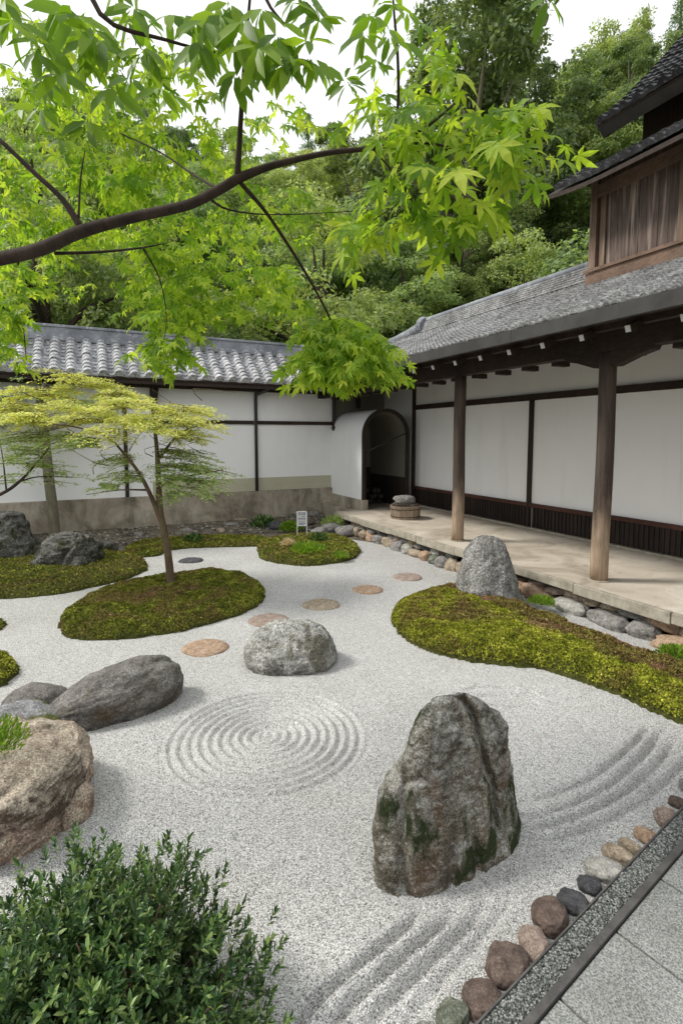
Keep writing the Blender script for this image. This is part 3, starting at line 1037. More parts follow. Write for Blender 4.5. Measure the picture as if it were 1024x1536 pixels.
kb = empty('pebbled_kerb', sp(0, 0), 'long dark kerb strip of small set pebbles with metal rims beside the granite paving', 'kerb')
b = MB(); sbox(b, -2, 4.5, .006, .088, -.05, .052); b.build('pebble_strip', M['pebbled'], kb)
b = MB(); sbox(b, -2, 4.5, 0, .006, -.05, .058); b.build('rim', M['kerb'], kb)
b = MB(); sbox(b, -2, 4.5, .088, .114, -.05, .064); b.build('rim', M['kerb'], kb)
# a real layer of tiny pebbles set in the strip
rng = np.random.default_rng(5)
vs, fs = ico(1)
vs = np.array([tuple(v) for v in vs]); fs = np.array(fs)
npb = 5200
T = rng.uniform(-.3, 2.3, npb); Nn = rng.uniform(.010, .084, npb)
Pp = np.array(STRIP_O)[None] + T[:, None] * np.array(STRIP_T) + Nn[:, None] * np.array(STRIP_N) + np.array([0, 0, .0525])
ss = rng.uniform(.0028, .0052, npb)[:, None, None] * np.stack([rng.uniform(.8, 1.3, npb), rng.uniform(.8, 1.2, npb), rng.uniform(.5, .8, npb)], -1)[:, None, :]
Vp = (Pp[:, None, :] + vs[None] * ss).reshape(-1, 3)
Fp = (fs[None] + (np.arange(npb) * len(vs))[:, None, None]).reshape(-1, 3)
t = NT('kerb_pebbles')
M['kerb_pebbles'] = t.done(t.ramp(t.n('NewGeometry').outputs['Random Per Island'], [(0, (.06, .065, .062)), (.5, (.155, .165, .155)), (1, (.32, .33, .31))]), .55, None, .4)
o = np_obj('set_pebbles', Vp, Fp, M['kerb_pebbles'], kb, smooth=True); o['kind'] = 'stuff'

b = MB(); sbox(b, -3, 5, .114, 4.5, -.05, .036); o = b.build('paving_joints', M['joint']); tag(o, kind='structure')
b = MB()
js = [-1.3, -.85, -.45, -.06, .31, .66, 1.05, 1.44, 1.83, 2.3, 2.8]
js = [-1.2, -.75, -.37, -.02, .30, .685, 1.07, 1.45, 1.85, 2.3, 2.8]
for a, c in zip(js[:-1], js[1:]):
    for n0, n1 in ((.118, 1.0), (1.008, 2.0)):
        sbox(b, a + .005, c - .005, n0, n1, .0, .052)
o = b.build('pavement', M['paving'], bevel=.002); tag(o, kind='structure')

# ------------------------------------------------------------------ moss beds
def moss_bed(name, poly_px, H, w, mat, label, step=.03, tufts=20000, tuft=.012, seed=1, lump=.04, inner=None, rim=.3, far=0):
    poly = np.array([tuple(gr(*p)[:2]) for p in smooth_line(poly_px + [poly_px[0]], 5)[:-1]])
    c = poly.mean(0)
    mn, mx = poly.min(0) - .1, poly.max(0) + .1
    ax = np.arange(mn[0], mx[0], step); ay = np.arange(mn[1], mx[1], step)
    A, B = np.meshgrid(ax, ay, indexing='ij')
    Pq = np.stack([A.ravel(), B.ravel()], -1)
    def hgt(Pq):
        jit = (fb2(Pq[:, 0] * 5, Pq[:, 1] * 5, seed) - .5) * .12 + (fb2(Pq[:, 0] * 22, Pq[:, 1] * 22, seed + 3, 3) - .5) * .05
        d = poly_sd(Pq, poly) + jit * .6
        base = H * np.sqrt(np.clip(1 - np.exp(-np.maximum(d, 0) / w), 0, 1))
        lum = lump * (fb2(Pq[:, 0] * 3.2, Pq[:, 1] * 3.2, seed + 1) - .5) + lump * .7 * (fb2(Pq[:, 0] * 14, Pq[:, 1] * 14, seed + 2, 3) - .5)
        z = base + lum * np.clip(d / .06, 0, 1)
        return np.where(d > 0, z, -.04), d
    z, d = hgt(Pq)
    V = np.stack([Pq[:, 0], Pq[:, 1], z], -1)
    F = grid_faces(len(ax), len(ay))
    keep = (d[F] > 0).any(1)
    F = F[keep]
    used = np.unique(F); remap = -np.ones(len(V), int); remap[used] = np.arange(len(used))
    V = V[used]; F = remap[F]
    root = np_obj(name, V, F, M['moss_base'], None, (c[0], c[1], 0), smooth=True)
    tag(root, label, 'moss bed', 'moss beds in the gravel')
    rng = np.random.default_rng(seed)
    Q = rng.uniform(mn, mx, size=(int(tufts * 2.2), 2))
    zq, dq = hgt(Q)
    m = dq > .004
    Q, zq = Q[m][:tufts], zq[m][:tufts]
    n = len(Q)
    A = rnd_dirs(rng, n); A[:, 2] = np.abs(A[:, 2]) + .25
    N = rnd_dirs(rng, n)
    S = rng.uniform(.6, 1.5, n) * tuft
    Pt = np.stack([Q[:, 0], Q[:, 1], zq - .003], -1)
    dq = dq[m][:tufts]
    lim = rim + .45 * (fb2(Q[:, 0] * 2.6, Q[:, 1] * 2.6, seed + 8) - .5) + rng.normal(size=n) * .04
    if far:
        side = (Q[:, 0] * math.cos(PHI) + Q[:, 1] * math.sin(PHI))
        lim = np.where(side > far + .35 * (fb2(Q[:, 0] * 2, Q[:, 1] * 2, seed + 4) - .5), lim * .1, lim * 1.6)
    sel = (dq < lim) if inner else np.ones(n, bool)
    for k_, mm in ((sel, mat), (~sel, inner)):
        if mm is None or not k_.any(): continue
        V, F = leaves(Pt[k_], A[k_], N[k_], S[k_], DIAMOND, 1.6)
        o = np_obj('moss_tufts', V, F, mm, root)
        o['kind'] = 'stuff'
    return root, hgt


moss_bed('moss_bed', [(88, 940), (97, 922), (125, 904), (165, 887), (210, 873), (262, 866), (315, 860), (352, 863), (382, 872), (396, 888), (390, 906), (366, 920), (318, 936), (260, 949), (200, 958), (145, 961), (105, 957)],
         .12, .12, M['moss_dark'], 'oval moss mound in the gravel with the layered pale tree growing from it', seed=3, tufts=80000, tuft=.014, lump=.06, inner=M['moss_brown'], rim=.75)
moss_bed('moss_bed', [(385, 826), (395, 815), (430, 807), (480, 804), (520, 811), (540, 826), (530, 838), (500, 846), (450, 849), (410, 844), (390, 837)],
         .12, .12, M['moss_dark'], 'small round moss mound with the little white sign on it', seed=6, tufts=16000, tuft=.02)
moss_bed('moss_bed', [(-260, 905), (-260, 850), (-100, 835), (0, 835), (60, 832), (150, 828), (195, 833), (221, 846), (215, 859), (185, 871), (120, 886), (60, 895), (0, 899), (-100, 905)],
         .10, .15, M['moss_dark'], 'wide dark moss bed at the left edge carrying the two dark rocks', seed=9, tufts=26000, tuft=.02, step=.04)
moss_bed('moss_bed', [(184, 829), (205, 816), (250, 809), (320, 806), (388, 806), (402, 812), (385, 820), (300, 822), (255, 826), (238, 834), (200, 837)],
         .08, .1, M['moss_dark'], 'thin strip of moss along the back edge of the gravel', seed=12, tufts=12000, tuft=.022, step=.04)
moss_bed('moss_bed', [(586, 931), (598, 912), (640, 894), (690, 889), (760, 908), (850, 944), (940, 980), (1024, 1010), (1120, 1040), (1200, 1060), (1200, 1130), (1110, 1115), (1024, 1087), (960, 1060), (900, 1034), (850, 1014), (800, 1003), (740, 997), (690, 990), (640, 975), (600, 955)],
         .17, .12, M['moss_bright'], 'long bright yellow green moss bed at the right with brown patches around the granite rock', seed=15, tufts=170000, tuft=.015, lump=.08, inner=M['moss_brown'], rim=.34, far=3.72)
moss_bed('moss_bed', [(-60, 1035), (-60, 990), (-10, 985), (15, 990), (27, 1005), (20, 1020), (0, 1032)], .12, .1, M['moss_bright'],
         'little rounded moss clump at the left edge above the grey rocks', seed=18, tufts=5000, tuft=.014)
moss_bed('moss_bed', [(-40, 947), (-40, 930), (0, 930), (7, 938), (0, 946)], .06, .08, M['moss_dark'],
         'tiny dark moss spot at the left edge beyond the round clump', seed=19, tufts=1500, tuft=.014)
# ------------------------------------------------------------------ roofs
def tiled_roof(name, mat, parent, e0, e1, eave_v=None, period=.27, barrel=.085, seg=.13, step=.018, ns=14, thick=.05, seed=1, bar_h=None, pan=.02, curve=0.0, jit=.006, a_noise=.5):
    """e0 = (s0, s1) span along the eave; e1 = function (s, t01) -> world point on the roof plane; returns the mesh.
    eave_v = (length down the slope, normal vector)"""
    s0, s1 = e0
    L, nrm = eave_v
    nrm = np.array(nrm)
    nper = int((s1 - s0) / period)
    S = np.linspace(s0, s0 + nper * period, nper * ns + 1)
    nseg = int(round(L / seg))
    ts, tf = [], []
    for k in range(nseg):                      # k = 0 at the ridge, rows overlap downward
        for q in (0.0, .5, .999):
            ts.append((k + q) / nseg); tf.append(q)
    ts = np.array(ts); tf = np.array(tf)
    rng = np.random.default_rng(seed)
    jt = rng.uniform(-1, 1, (nper + 2, nseg + 1)) * jit
    x = ((S - s0) % period) - period / 2       # barrel centred in each period
    bh = barrel if bar_h is None else bar_h
    prof = np.where(np.abs(x) < barrel, bh * np.sqrt(np.clip(1 - (x / barrel) ** 2, 0, 1)), 0)
    w = period / 2 - barrel
    xp = np.abs(np.abs(x) - period / 2)
    prof = np.where(np.abs(x) >= barrel, -pan * (1 - (xp / max(w, 1e-6)) ** 2), prof)
    SS, TT = np.meshgrid(S, ts, indexing='ij')
    PR = np.repeat(prof[:, None], len(ts), 1)
    FR = np.repeat(tf[None, :], len(S), 0)
    ki = np.minimum(((S - s0) / period).astype(int), nper)
    kj = (np.arange(len(ts)) // 3)
    J = jt[ki][:, kj]
    H = PR + step * FR * 1.0 + J + (rng.uniform(-1, 1, SS.shape) * jit * .25)
    base = e1(SS, TT)                          # (...,3)
    V = base + H[..., None] * nrm
    # skirt at the eave
    last = V[:, -1, :] - nrm * (thick + PR[:, -1] * .9)[:, None]
    V = np.concatenate([V, last[:, None, :]], 1)
    F = grid_faces(V.shape[0], V.shape[1])
    return np_obj(name, V.reshape(-1, 3), F, mat, parent, smooth=False)


def bwn(v, u, z):
    """vectorised building frame -> world"""
    c, s = math.cos(PHI), math.sin(PHI)
    return np.stack([v * c - u * s, v * s + u * c, z + 0 * v], -1)


BV = Vector((math.cos(PHI), math.sin(PHI), 0)); BU = Vector((-math.sin(PHI), math.cos(PHI), 0))

# ------------------------------------------------------------------ the boundary wall at the back left
wall = empty('garden_wall', bw(0, 11.3, 0), 'long white plastered garden wall with a stone base and a roof of pale curved tiles', 'wall')
VL, VR = -8.0, 5.30
U0 = 11.2
b = MB().bbox(VL, VR + .02, U0 - .10, U0 + .35, -.1, .69); b.build('stone_base', M['found'], wall, bevel=.01)
b = MB().bbox(VL, VR, U0 - .02, U0 + .30, .69, 3.25); b.build('plaster_panel', M['plaster'], wall)
b = MB().bbox(VL, VR, U0 - .032, U0 - .0201, 2.25, 3.2)
b = MB().bbox(1.2, VR, U0 - .045, U0 - .0205, .695, .83); b.build('lower_band', M['olive_band'], wall)
b = MB().bbox(1.2, VR, U0 - .035, U0 - .0205, .832, .985); b.build('upper_band', M['olive_band'], wall)
for v0, v1 in ((-4.65, -2.0), (-1.94, .68), (.74, 3.34), (3.42, 5.26)):
    MB().bbox(v0, v1, U0 - .055, U0 - .021, 2.17, 2.25).build('cross_rail', M['dark_wood'], wall)
for v in (-7.3, -4.68, -1.97, .71):
    MB().bbox(v - .035, v + .035, U0 - .06, U0 - .021, .69, 3.1).build('upright', M['dark_wood_z'], wall)
b = MB().bbox(VL, VR - .2, U0 - .33, U0 - .25, 2.86, 2.99); b.build('eave_beam', M['dark_wood'], wall)
b = MB().bbox(VL, VR - .1, U0 - .60, U0 - .56, 2.90, 3.0); b.build('eave_board', M['dark_wood'], wall)
for v in (1.25, -2.2):
    p = [bw(v, U0 - .03, 2.55), bw(v, U0 - .2, 2.72), bw(v, U0 - .30, 2.86)]
    MB().tube(p, [.075, .085, .09], 8).build('bracket', M['dark_wood_z'], wall, smooth=True)
for k in range(24):
    v = VL + .3 + k * .55
    if v < VR - .1:
        a0, a1 = bw(v, U0 - .55, 2.985), bw(v, U0 + .05, 3.33)
        d = (a1 - a0); L = d.length; d.normalize()
        MB().obox((a0 + a1) / 2, d, BV, d.cross(BV), L / 2, .03, .03).build('rafter', M['dark_wood'], wall)
# roof slopes
ue, ze, ur, zr = U0 - .66, 3.03, U0 + .30, 3.76
Ls = math.hypot(ur - ue, zr - ze)
nrm = np.array(BU) * -(zr - ze) / Ls + np.array([0, 0, (ur - ue) / Ls])
tiled_roof('tile_roof', M['tile_wall'], wall, (VL, VR + .7), lambda S, T: bwn(S, ur + (ue - ur) * T, zr + (ze - zr) * T), (Ls, nrm),
           period=.265, barrel=.085, seg=.115, step=.02, seed=4, jit=.007)
b = MB().hexa([bw(VL, ue + .03, ze - .05), bw(VR + .7, ue + .03, ze - .05), bw(VR + .7, ur, zr - .05), bw(VL, ur, zr - .05),
               bw(VL, ue + .03, ze - .025), bw(VR + .7, ue + .03, ze - .025), bw(VR + .7, ur, zr - .025), bw(VL, ur, zr - .025)])
b.build('roof_boards', M['dark_wood'], wall)
b = MB().hexa([bw(VL, ur, zr - .05), bw(VR + .7, ur, zr - .05), bw(VR + .7, ur + .95, ze - .05), bw(VL, ur + .95, ze - .05),
               bw(VL, ur, zr), bw(VR + .7, ur, zr), bw(VR + .7, ur + .95, ze), bw(VL, ur + .95, ze)])
b.build('rear_slope', M['tile_dark'], wall)
b = MB().bbox(VL, VR + .9, ur - .075, ur + .13, zr - .03, zr + .22); b.build('ridge', M['ridge_grey'], wall, bevel=.012)
b = MB().bbox(VL, VR + .9, ur - .10, ur + .16, zr + .22, zr + .27); b.build('ridge_cap', M['ridge_grey'], wall, bevel=.012)
# drain pipes
for v, ztop, zb in ((3.38, 2.93, .70), (5.27, 2.90, .72)):
    pts = [bw(v + .10, U0 - .56, ztop), bw(v + .10, U0 - .5, ztop - .05), bw(v, U0 - .10, ztop - .1), bw(v, U0 - .075, ztop - .2), bw(v, U0 - .075, zb)]
    MB().tube([bw(*p) if isinstance(p, tuple) else p for p in smooth_line(pts, 4)] if False else pts, [.045, .045, .045, .036, .036], 10).build('drain_pipe', M['dark_metal'], wall, smooth=True)
lp = MB().tube([bw(5.27, U0 - .08, 2.10), bw(5.27, U0 - .14, 2.08), bw(5.33, U0 - .2, 2.06)], [.06, .07, .06], 10)
lp.build('pipe_joint', M['dark_metal'], wall, smooth=True)

# ------------------------------------------------------------------ the corridor building
hall = empty('corridor_building', bw(5.8, 5, 0), 'open roofed temple corridor with white wall panels, dark round posts and a concrete floor', 'building')
UA, UB = -2.0, 11.2
# platform
MB().bbox(4.62, 6.7, UA, 9.62, .285, .35).build('platform_floor', M['floor'], hall)
e = MB()
rng = random.Random(4)
u = UA
while u < 9.6:
    u2 = min(u + rng.uniform(.5, 1.15), 9.62)
    e.bbox(4.56 + rng.uniform(0, .012), 4.617, u + .003, u2 - .003, .245 + rng.uniform(-.01, .01), .352)
    u = u2
e.build('platform_edge', M['edge'], hall, bevel=.008)
MB().bbox(4.95, 6.7, UA, 9.6, -.1, .284).build('platform_core', M['dark_wood'], hall)
MB().bbox(4.93, 6.7, 9.625, 11.15, -.1, .34).build('rear_floor', M['found'], hall)
# wall with frame
MB().bbox(6.70, 6.86, UA, UB + .1, .35, 3.95).build('plaster_wall', M['plaster'], hall)
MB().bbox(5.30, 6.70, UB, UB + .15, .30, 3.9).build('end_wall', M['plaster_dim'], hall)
MB().bbox(6.655, 6.699, UA, 9.80, 2.50, 2.605).build('cross_rail', M['dark_wood'], hall)
MB().bbox(6.64, 6.70, UA, 6.36, .725, .785).build('wainscot_rail', M['red_wood'], hall)
MB().bbox(6.64, 6.70, 6.42, 9.80, .725, .785).build('wainscot_rail', M['red_wood'], hall)
for u, z0, z1 in ((9.84, .35, 3.4), (6.39, .35, 2.50), (2.9, .35, 2.50), (-.6, .35, 2.50)):
    MB().bbox(6.635, 6.705, u - .028, u + .028, z0, z1).build('upright', M['dark_wood_z'], hall)
w = MB(); rng = random.Random(8)
u = UA
while u < 9.8:
    u2 = min(u + rng.uniform(.11, .17), 9.81)
    if not (u < 6.39 < u2): w.bbox(6.668 + rng.uniform(0, .01), 6.699, u + .003, u2 - .003, .36, .724)
    u = u2
w.build('wainscot', M['dark_wood_z'], hall)
w = MB()
u = UA
while u < 9.8:
    if abs(u - 6.39) > .05: w.bbox(6.65, 6.6675, u - .006, u + .006, .36, .724)
    u += .07
w.build('wainscot_battens', M['dark_wood_z'], hall)
MB().bbox(6.60, 6.667, UA, 9.8, .352, .385).build('sill', M['edge'], hall)
# posts
for u in (3.70, 6.09, 8.9 + 2.6, 1.3, -1.1):
    if u > 9.6: continue
    r = .085
    n = 26
    zz = np.linspace(0, 2.42, 14)
    V = []
    m_ = MB()
    c = bw(4.93, u, .35)
    m_.tube([c + Vector((.004 * math.sin(z * 3 + u), .004 * math.cos(z * 2.3), z)) for z in zz], [r * (1.06 - .03 * z) for z in zz], n)
    o = m_.build('post', M['post'], hall, smooth=True)
    # own origin at the foot, so that the worn paint follows the height
    me = o.data
    d = Vector(c) - (root_loc(hall))
    for vtx in me.vertices: vtx.co -= d
    o.location = d
    MB().tube([c + Vector((0, 0, .001)), c + Vector((0, 0, .014))], [.115, .11], 24).build('post_foot', M['edge'], o, smooth=False)
    # boat shaped bracket
    g = MB()
    prof = [(-.52, 2.775), (-.50, 2.735), (-.34, 2.70), (-.13, 2.625), (.13, 2.625), (.34, 2.70), (.50, 2.735), (.52, 2.775)]
    nP = len(prof)
    g.add([bw(4.87, u + a, z) for a, z in prof] + [bw(4.99, u + a, z) for a, z in prof],
          [tuple(range(nP)), tuple(range(2 * nP - 1, nP - 1, -1))] + [(i, i + nP, (i + 1) % nP + nP, (i + 1) % nP) for i in range(nP)])
    if u < 5: g.build('bracket', M['dark_wood'], hall)
# beams
MB().bbox(4.85, 5.01, UA, 11.1, 2.776, 3.10).build('eave_beam', M['dark_wood'], hall)
MB().bbox(4.42, 4.50, UA, 10.9, 2.90, 2.97).build('outer_beam', M['dark_wood'], hall)
for k in range(28):
    u = -1.7 + k * .475
    if u > 10.7: break
    # rafter with a white painted end, from the eave up to the wall
    a0, a1 = bw(4.30, u, 2.845 + .0), bw(6.69, u, 3.86)
    d = a1 - a0; L = d.length; d.normalize()
    rf = MB().obox((a0 + a1) / 2, d, BU, d.cross(BU), L / 2, .030, .036).build('rafter', M['dark_wood'], hall)
    MB().obox(a0 - d * .004, d, BU, d.cross(BU), .0035, .024, .029).build('painted_end', M['white_paint'], rf)
    if k % 1 == 0:
        MB().bbox(5.012, 5.22, u - .045, u + .045, 2.735, 2.80).build('joist_end', M['dark_wood'], hall)
# roof: eave v=4.1 z=3.05, ridge v=6.35 z=4.1
ve, ze, vr, zr = 4.12, 3.045, 6.35, 4.06
Ls = math.hypot(vr - ve, zr - ze)
nrm = np.array(BV) * -(zr - ze) / Ls + np.array([0, 0, (vr - ve) / Ls])
def cr(S, T):
    sag = -.05 * np.sin(T * math.pi)
    return bwn(vr + (ve - vr) * T, S, zr + (ze - zr) * T + sag)
tiled_roof('tile_roof', M['tile_corridor'], hall, (UA, 11.4), cr, (Ls, nrm), period=.085, barrel=.028, seg=.065, step=.012, ns=6, thick=.02, seed=9, bar_h=.016, pan=.008, jit=.006)
b = MB().hexa([bw(ve + .03, UA, ze - .10), bw(ve + .03, 11.35, ze - .10), bw(vr, 11.35, zr - .1), bw(vr, UA, zr - .1),
               bw(ve + .03, UA, ze - .06), bw(ve + .03, 11.35, ze - .06), bw(vr, 11.35, zr - .06), bw(vr, UA, zr - .06)])
b.build('roof_boards', M['dark_wood'], hall)
f = MB(); u = UA
rng = random.Random(2)
while u < 10.9:
    u2 = min(u + 1.25, 10.95)
    f.bbox(ve - .02 + rng.uniform(0, .004), ve + .028, u + .0015, u2 - .0015, 2.905, 3.032)
    u = u2
f.build('fascia', M['fascia'], hall)
MB().bbox(ve + .03, ve + .33, UA, 10.9, 2.955, 2.975).build('soffit', M['dark_wood'], hall)
b = MB().hexa([bw(vr, UA, zr - .1), bw(vr, 11.35, zr - .1), bw(8.6, 11.35, ze - .1), bw(8.6, UA, ze - .1),
               bw(vr, UA, zr - .03), bw(vr, 11.35, zr - .03), bw(8.6, 11.35, ze - .03), bw(8.6, UA, ze - .03)])
b.build('rear_slope', M['tile_dark'], hall)
rd = MB()
for k in range(6):
    z = zr - .03 + k * .036
    rd.bbox(vr - .115 + k * .012 - .012, vr + .115 - k * .012 + .012, 4.9, 9.0, z, z + .024)
    rd.bbox(vr - .10 + k * .012, vr + .10 - k * .012, 4.9, 9.0, z + .024, z + .036)
rd.build('ridge', M['tile_corridor'], hall)
MB().tube([bw(vr, 4.9, zr + .21), bw(vr, 9.0, zr + .21)], .055, 10).build('ridge_cap', M['ridge_grey'], hall, smooth=True)
pts = [bw(vr, 9.0, zr + .12), bw(vr, 9.5, zr + .04), bw(vr, 10.1, zr - .02), bw(vr, 10.9, zr - .04)]
MB().tube(pts, [.13, .12, .11, .11], 12).build('ridge', M['ridge_grey'], hall, smooth=True)
MB().tube([bw(vr, 8.96, zr + .10), bw(vr, 9.08, zr + .12)], [.17, .19], 14).build('ridge_end_tile', M['ridge_grey'], hall, smooth=False)
# vaulted passage at the end
va, vb, uf = 5.22, 6.36, 9.60
zc_, rv = 1.93, (vb - va) / 2
arch = []
for k in range(25):
    a = math.pi - math.pi * k / 24
    arch.append((va + rv + rv * math.cos(a), zc_ + rv * .98 * math.sin(a)))
outline = [(va, .56)] + arch + [(vb, .36)]
m_ = MB()
nO = len(outline)
tk = .05
inner = [(va + tk, .56)] + [(va + rv + (rv - tk) * math.cos(math.pi - math.pi * k / 24), zc_ + (rv * .98 - tk) * math.sin(math.pi - math.pi * k / 24)) for k in range(25)] + [(vb - tk, .36)]
vs_ = [bw(v, uf, z) for v, z in outline] + [bw(v, UB - .001, z) for v, z in outline] + [bw(v, uf, z) for v, z in inner] + [bw(v, UB - .001, z) for v, z in inner]
fs_ = []
for i in range(nO - 1):
    fs_ += [(i, i + 1, i + 1 + nO, i + nO), (i, 2 * nO + i, 2 * nO + i + 1, i + 1)]
m_.add(vs_, fs_).build('vault', M['plaster'], hall, smooth=False)
MB().add(vs_, [(2 * nO + i, 3 * nO + i, 3 * nO + i + 1, 2 * nO + i + 1) for i in range(nO - 1)]).build('vault_lining', M['plaster_dim'], hall)  # inner face in the darkened plaster: passage shade put into the colour
MB().bbox(vb - tk - .03, vb - tk - .003, uf + .03, UB - .05, .352, 1.0).build('dark_dado', M['dark_wood_z'], hall)
MB().bbox(va + tk + .003, va + tk + .06, uf + .03, UB - .05, .352, 1.0).build('dark_dado', M['dark_wood_z'], hall)
fr = MB()
o1 = [(va - .012, .56)] + [(va + rv + (rv + .012) * math.cos(math.pi - math.pi * k / 24), zc_ + (rv * .98 + .012) * math.sin(math.pi - math.pi * k / 24)) for k in range(25)] + [(vb + .012, .36)]
i1 = [(va + .062, .56)] + [(va + rv + (rv - .062) * math.cos(math.pi - math.pi * k / 24), zc_ + (rv * .98 - .062) * math.sin(math.pi - math.pi * k / 24)) for k in range(25)] + [(vb - .062, .36)]
vs_ = [bw(v, uf - .035, z) for v, z in o1] + [bw(v, uf + .02, z) for v, z in o1] + [bw(v, uf - .035, z) for v, z in i1] + [bw(v, uf + .02, z) for v, z in i1]
fs_ = []
for i in range(nO - 1):
    fs_ += [(i, i + 1, i + 1 + nO, i + nO), (2 * nO + i, 3 * nO + i, 3 * nO + i + 1, 2 * nO + i + 1), (i, 2 * nO + i, 2 * nO + i + 1, i + 1), (i + nO, i + nO + 1, 3 * nO + i + 1, 3 * nO + i)]
fr.add(vs_, fs_).build('arch_frame', M['dark_wood_z'], hall)
MB().bbox(va - .04, va + .11, uf - .06, UB - .01, .0, .56).build('plinth', M['found'], hall, bevel=.012)
MB().tube([bw(va + .05, uf + .02, 1.56), bw(vb - .05, uf + .02, 1.98)], .014, 8).build('brace_rail', M['dark_metal'], hall, smooth=True)
MB().bbox(va + .12, 6.69, UB - .04, UB - .002, .34, 1.15).build('dark_dado', M['dark_wood_z'], hall)
MB().bbox(5.62, 5.72, 10.62, 10.7, 2.55, 3.1).build('hanging_strut', M['dark_wood_z'], hall)
# things lost in the dark of the passage
pile = empty('firewood_pile', bw(5.55, 10.6, .34), 'dim heap of dark brown split logs inside the arched passage', 'firewood')
rng = random.Random(12)
for k in range(18):
    v = 5.40 + (k % 6) * .13 + rng.uniform(-.02, .02); z = .42 + (k // 6) * .12
    MB().tube([bw(v, 10.3 + rng.uniform(-.1, .1), z), bw(v + rng.uniform(-.03, .03), 10.9, z)], rng.uniform(.045, .06), 7).build('log', M['bark_dark'], pile)

# ------------------------------------------------------------------ the upper storey and its roofs
up = empty('upper_storey', bw(7, 3, 4), 'brown timber upper storey with plank shutters rising above the corridor roof', 'building')
vf, uc, zb_, zt_ = 6.0, 4.85, 3.97, 5.22
MB().bbox(vf + .04, 9.5, UA, uc - .04, 3.7, zt_ + .06).build('wall', M['brown_wood'], up)
MB().bbox(vf - .02, vf + .10, uc - .10, uc, zb_, zt_ + .1).build('corner_post', M['brown_wood'], up)
MB().bbox(vf - .05, vf + .03, UA, uc + .01, 3.80, 4.015).build('bottom_beam', M['brown_wood_u'], up)
MB().bbox(vf - .075, vf - .051, UA, uc + .03, 4.02, 4.06).build('sill', M['brown_wood_u'], up)
MB().bbox(vf - .03, vf + .035, UA, uc - .102, 4.945, 5.10).build('top_beam', M['brown_wood_u'], up)
us = [4.60, 3.66, 3.50, 2.55, 2.40, 1.4]
w = MB(); rng = random.Random(3)
for a, c in ((3.72, 4.62), (2.6, 3.52), (1.4, 2.5), (0.2, 1.3)):
    u = a
    while u < c:
        u2 = min(u + rng.uniform(.10, .16), c)
        w.bbox(vf + rng.uniform(.008, .016), vf + .039, u + .002, u2 - .002, 4.062, 4.944)
        u = u2
w.build('plank_panel', M['plank'], up)
for u in (4.66, 3.68, 3.55, 2.56, 1.36, .2):
    MB().bbox(vf - .012, vf + .038, u - .035, u + .035, 4.0601, 4.9449).build('stile', M['brown_wood'], up)
MB().bbox(vf - .03, vf - .012, 3.60, 3.63, 4.46, 4.52).build('latch', M['dark_metal'], up)
# pent roof, sweeping up at its corner
def pent(S, T):
    # T = 0 at the wall, 1 at the eave
    k = np.clip((S - 4.3) / 1.05, 0, 1)
    v = 6.06 - .56 * T
    z = 5.36 - .34 * T + .0 * k + .12 * k * k
    return bwn(v, S, z)
nrm = np.array(BV) * -.5 + np.array([0, 0, .86])
tiled_roof('pent_roof', M['tile_dark'], up, (UA, 5.14), pent, (.66, nrm), period=.13, barrel=.045, seg=.11, step=.02, ns=8, thick=.05, seed=11, bar_h=.03, pan=.01)
g = MB()
nS = 40
ss = np.linspace(UA, 5.13, nS)
for T, dz in ((0, -.06), (.97, -.075)):
    for off in (0, -.05):
        g.v += [tuple(p) for p in (pent(ss, np.full(nS, T)) + np.array([0, 0, dz + off]))]
fs_ = []
for i in range(nS - 1):
    a, b_, c, d = i, i + nS, i + 2 * nS, i + 3 * nS
    fs_ += [(a, a + 1, c + 1, c), (b_, d, d + 1, b_ + 1), (c, c + 1, d + 1, d)]
fs_ += [(nS - 1, 2 * nS - 1, 4 * nS - 1, 3 * nS - 1)]
g.f += fs_
g.build('pent_boards', M['dark_wood'], up)
# the big roof above, seen from below with its curved barge board
def rake(T):
    """T 0 at the tip, 1 far up: (v, z)"""
    v = 6.05 + 3.3 * T
    z = 5.86 + 2.9 * T + .55 * T * T + .06 * (1 - np.clip(T * 6, 0, 1)) ** 2
    return v, z
Tn = np.linspace(0, 1, 30)
def big(S, T):
    v, z = rake(1 - T)
    return bwn(v, S, z)
Lr = 4.7
tiled_roof('main_roof', M['tile_dark'], up, (UA, 4.93), big, (Lr, np.array(BV) * -.7 + np.array([0, 0, .71])), period=.16, barrel=.055, seg=.13, step=.025, ns=8, thick=.05, seed=13, bar_h=.04, pan=.01)
def sheet(mat, name, u0, u1, off0, off1, t0=0.0, t1=1.0, n=30):
    g = MB(); T = np.linspace(t0, t1, n); v, z = rake(T)
    nv, nz = .70, -.71                         # downwards and inwards from the roof plane
    for u in (u0, u1):
        for off in (off0, off1):
            g.v += [tuple(bw(a + nv * off, u, c + nz * off)) for a, c in zip(v, z)]
    fs = []
    for i in range(n - 1):
        a, b_, c, d = i, i + n, i + 2 * n, i + 3 * n
        fs += [(a, c, c + 1, a + 1), (b_, b_ + 1, d + 1, d), (a, a + 1, b_ + 1, b_), (c, d, d + 1, c + 1)]
    fs += [(0, n, 3 * n, 2 * n), (n - 1, 3 * n - 1, 4 * n - 1, 2 * n - 1)]
    g.f += fs
    return g.build(name, mat, up)
sheet(M['dark_wood'], 'roof_boards', UA, 4.86, .03, .06)
sheet(M['fascia'], 'barge_board', 4.861, 4.92, .02, .22, .02)
sheet(M['fascia'], 'eave_board', UA, 4.86, .062, .20, 0, .02)
for k in range(11):
    u = 4.55 - k * .42
    sheet(M['dark_wood'], 'rafter', u - .035, u + .035, .0605, .15, .03)
g = MB()
pr = [(6.62, 5.30), (9.4, 5.30), (9.4, 8.75), (6.62, 6.2)]
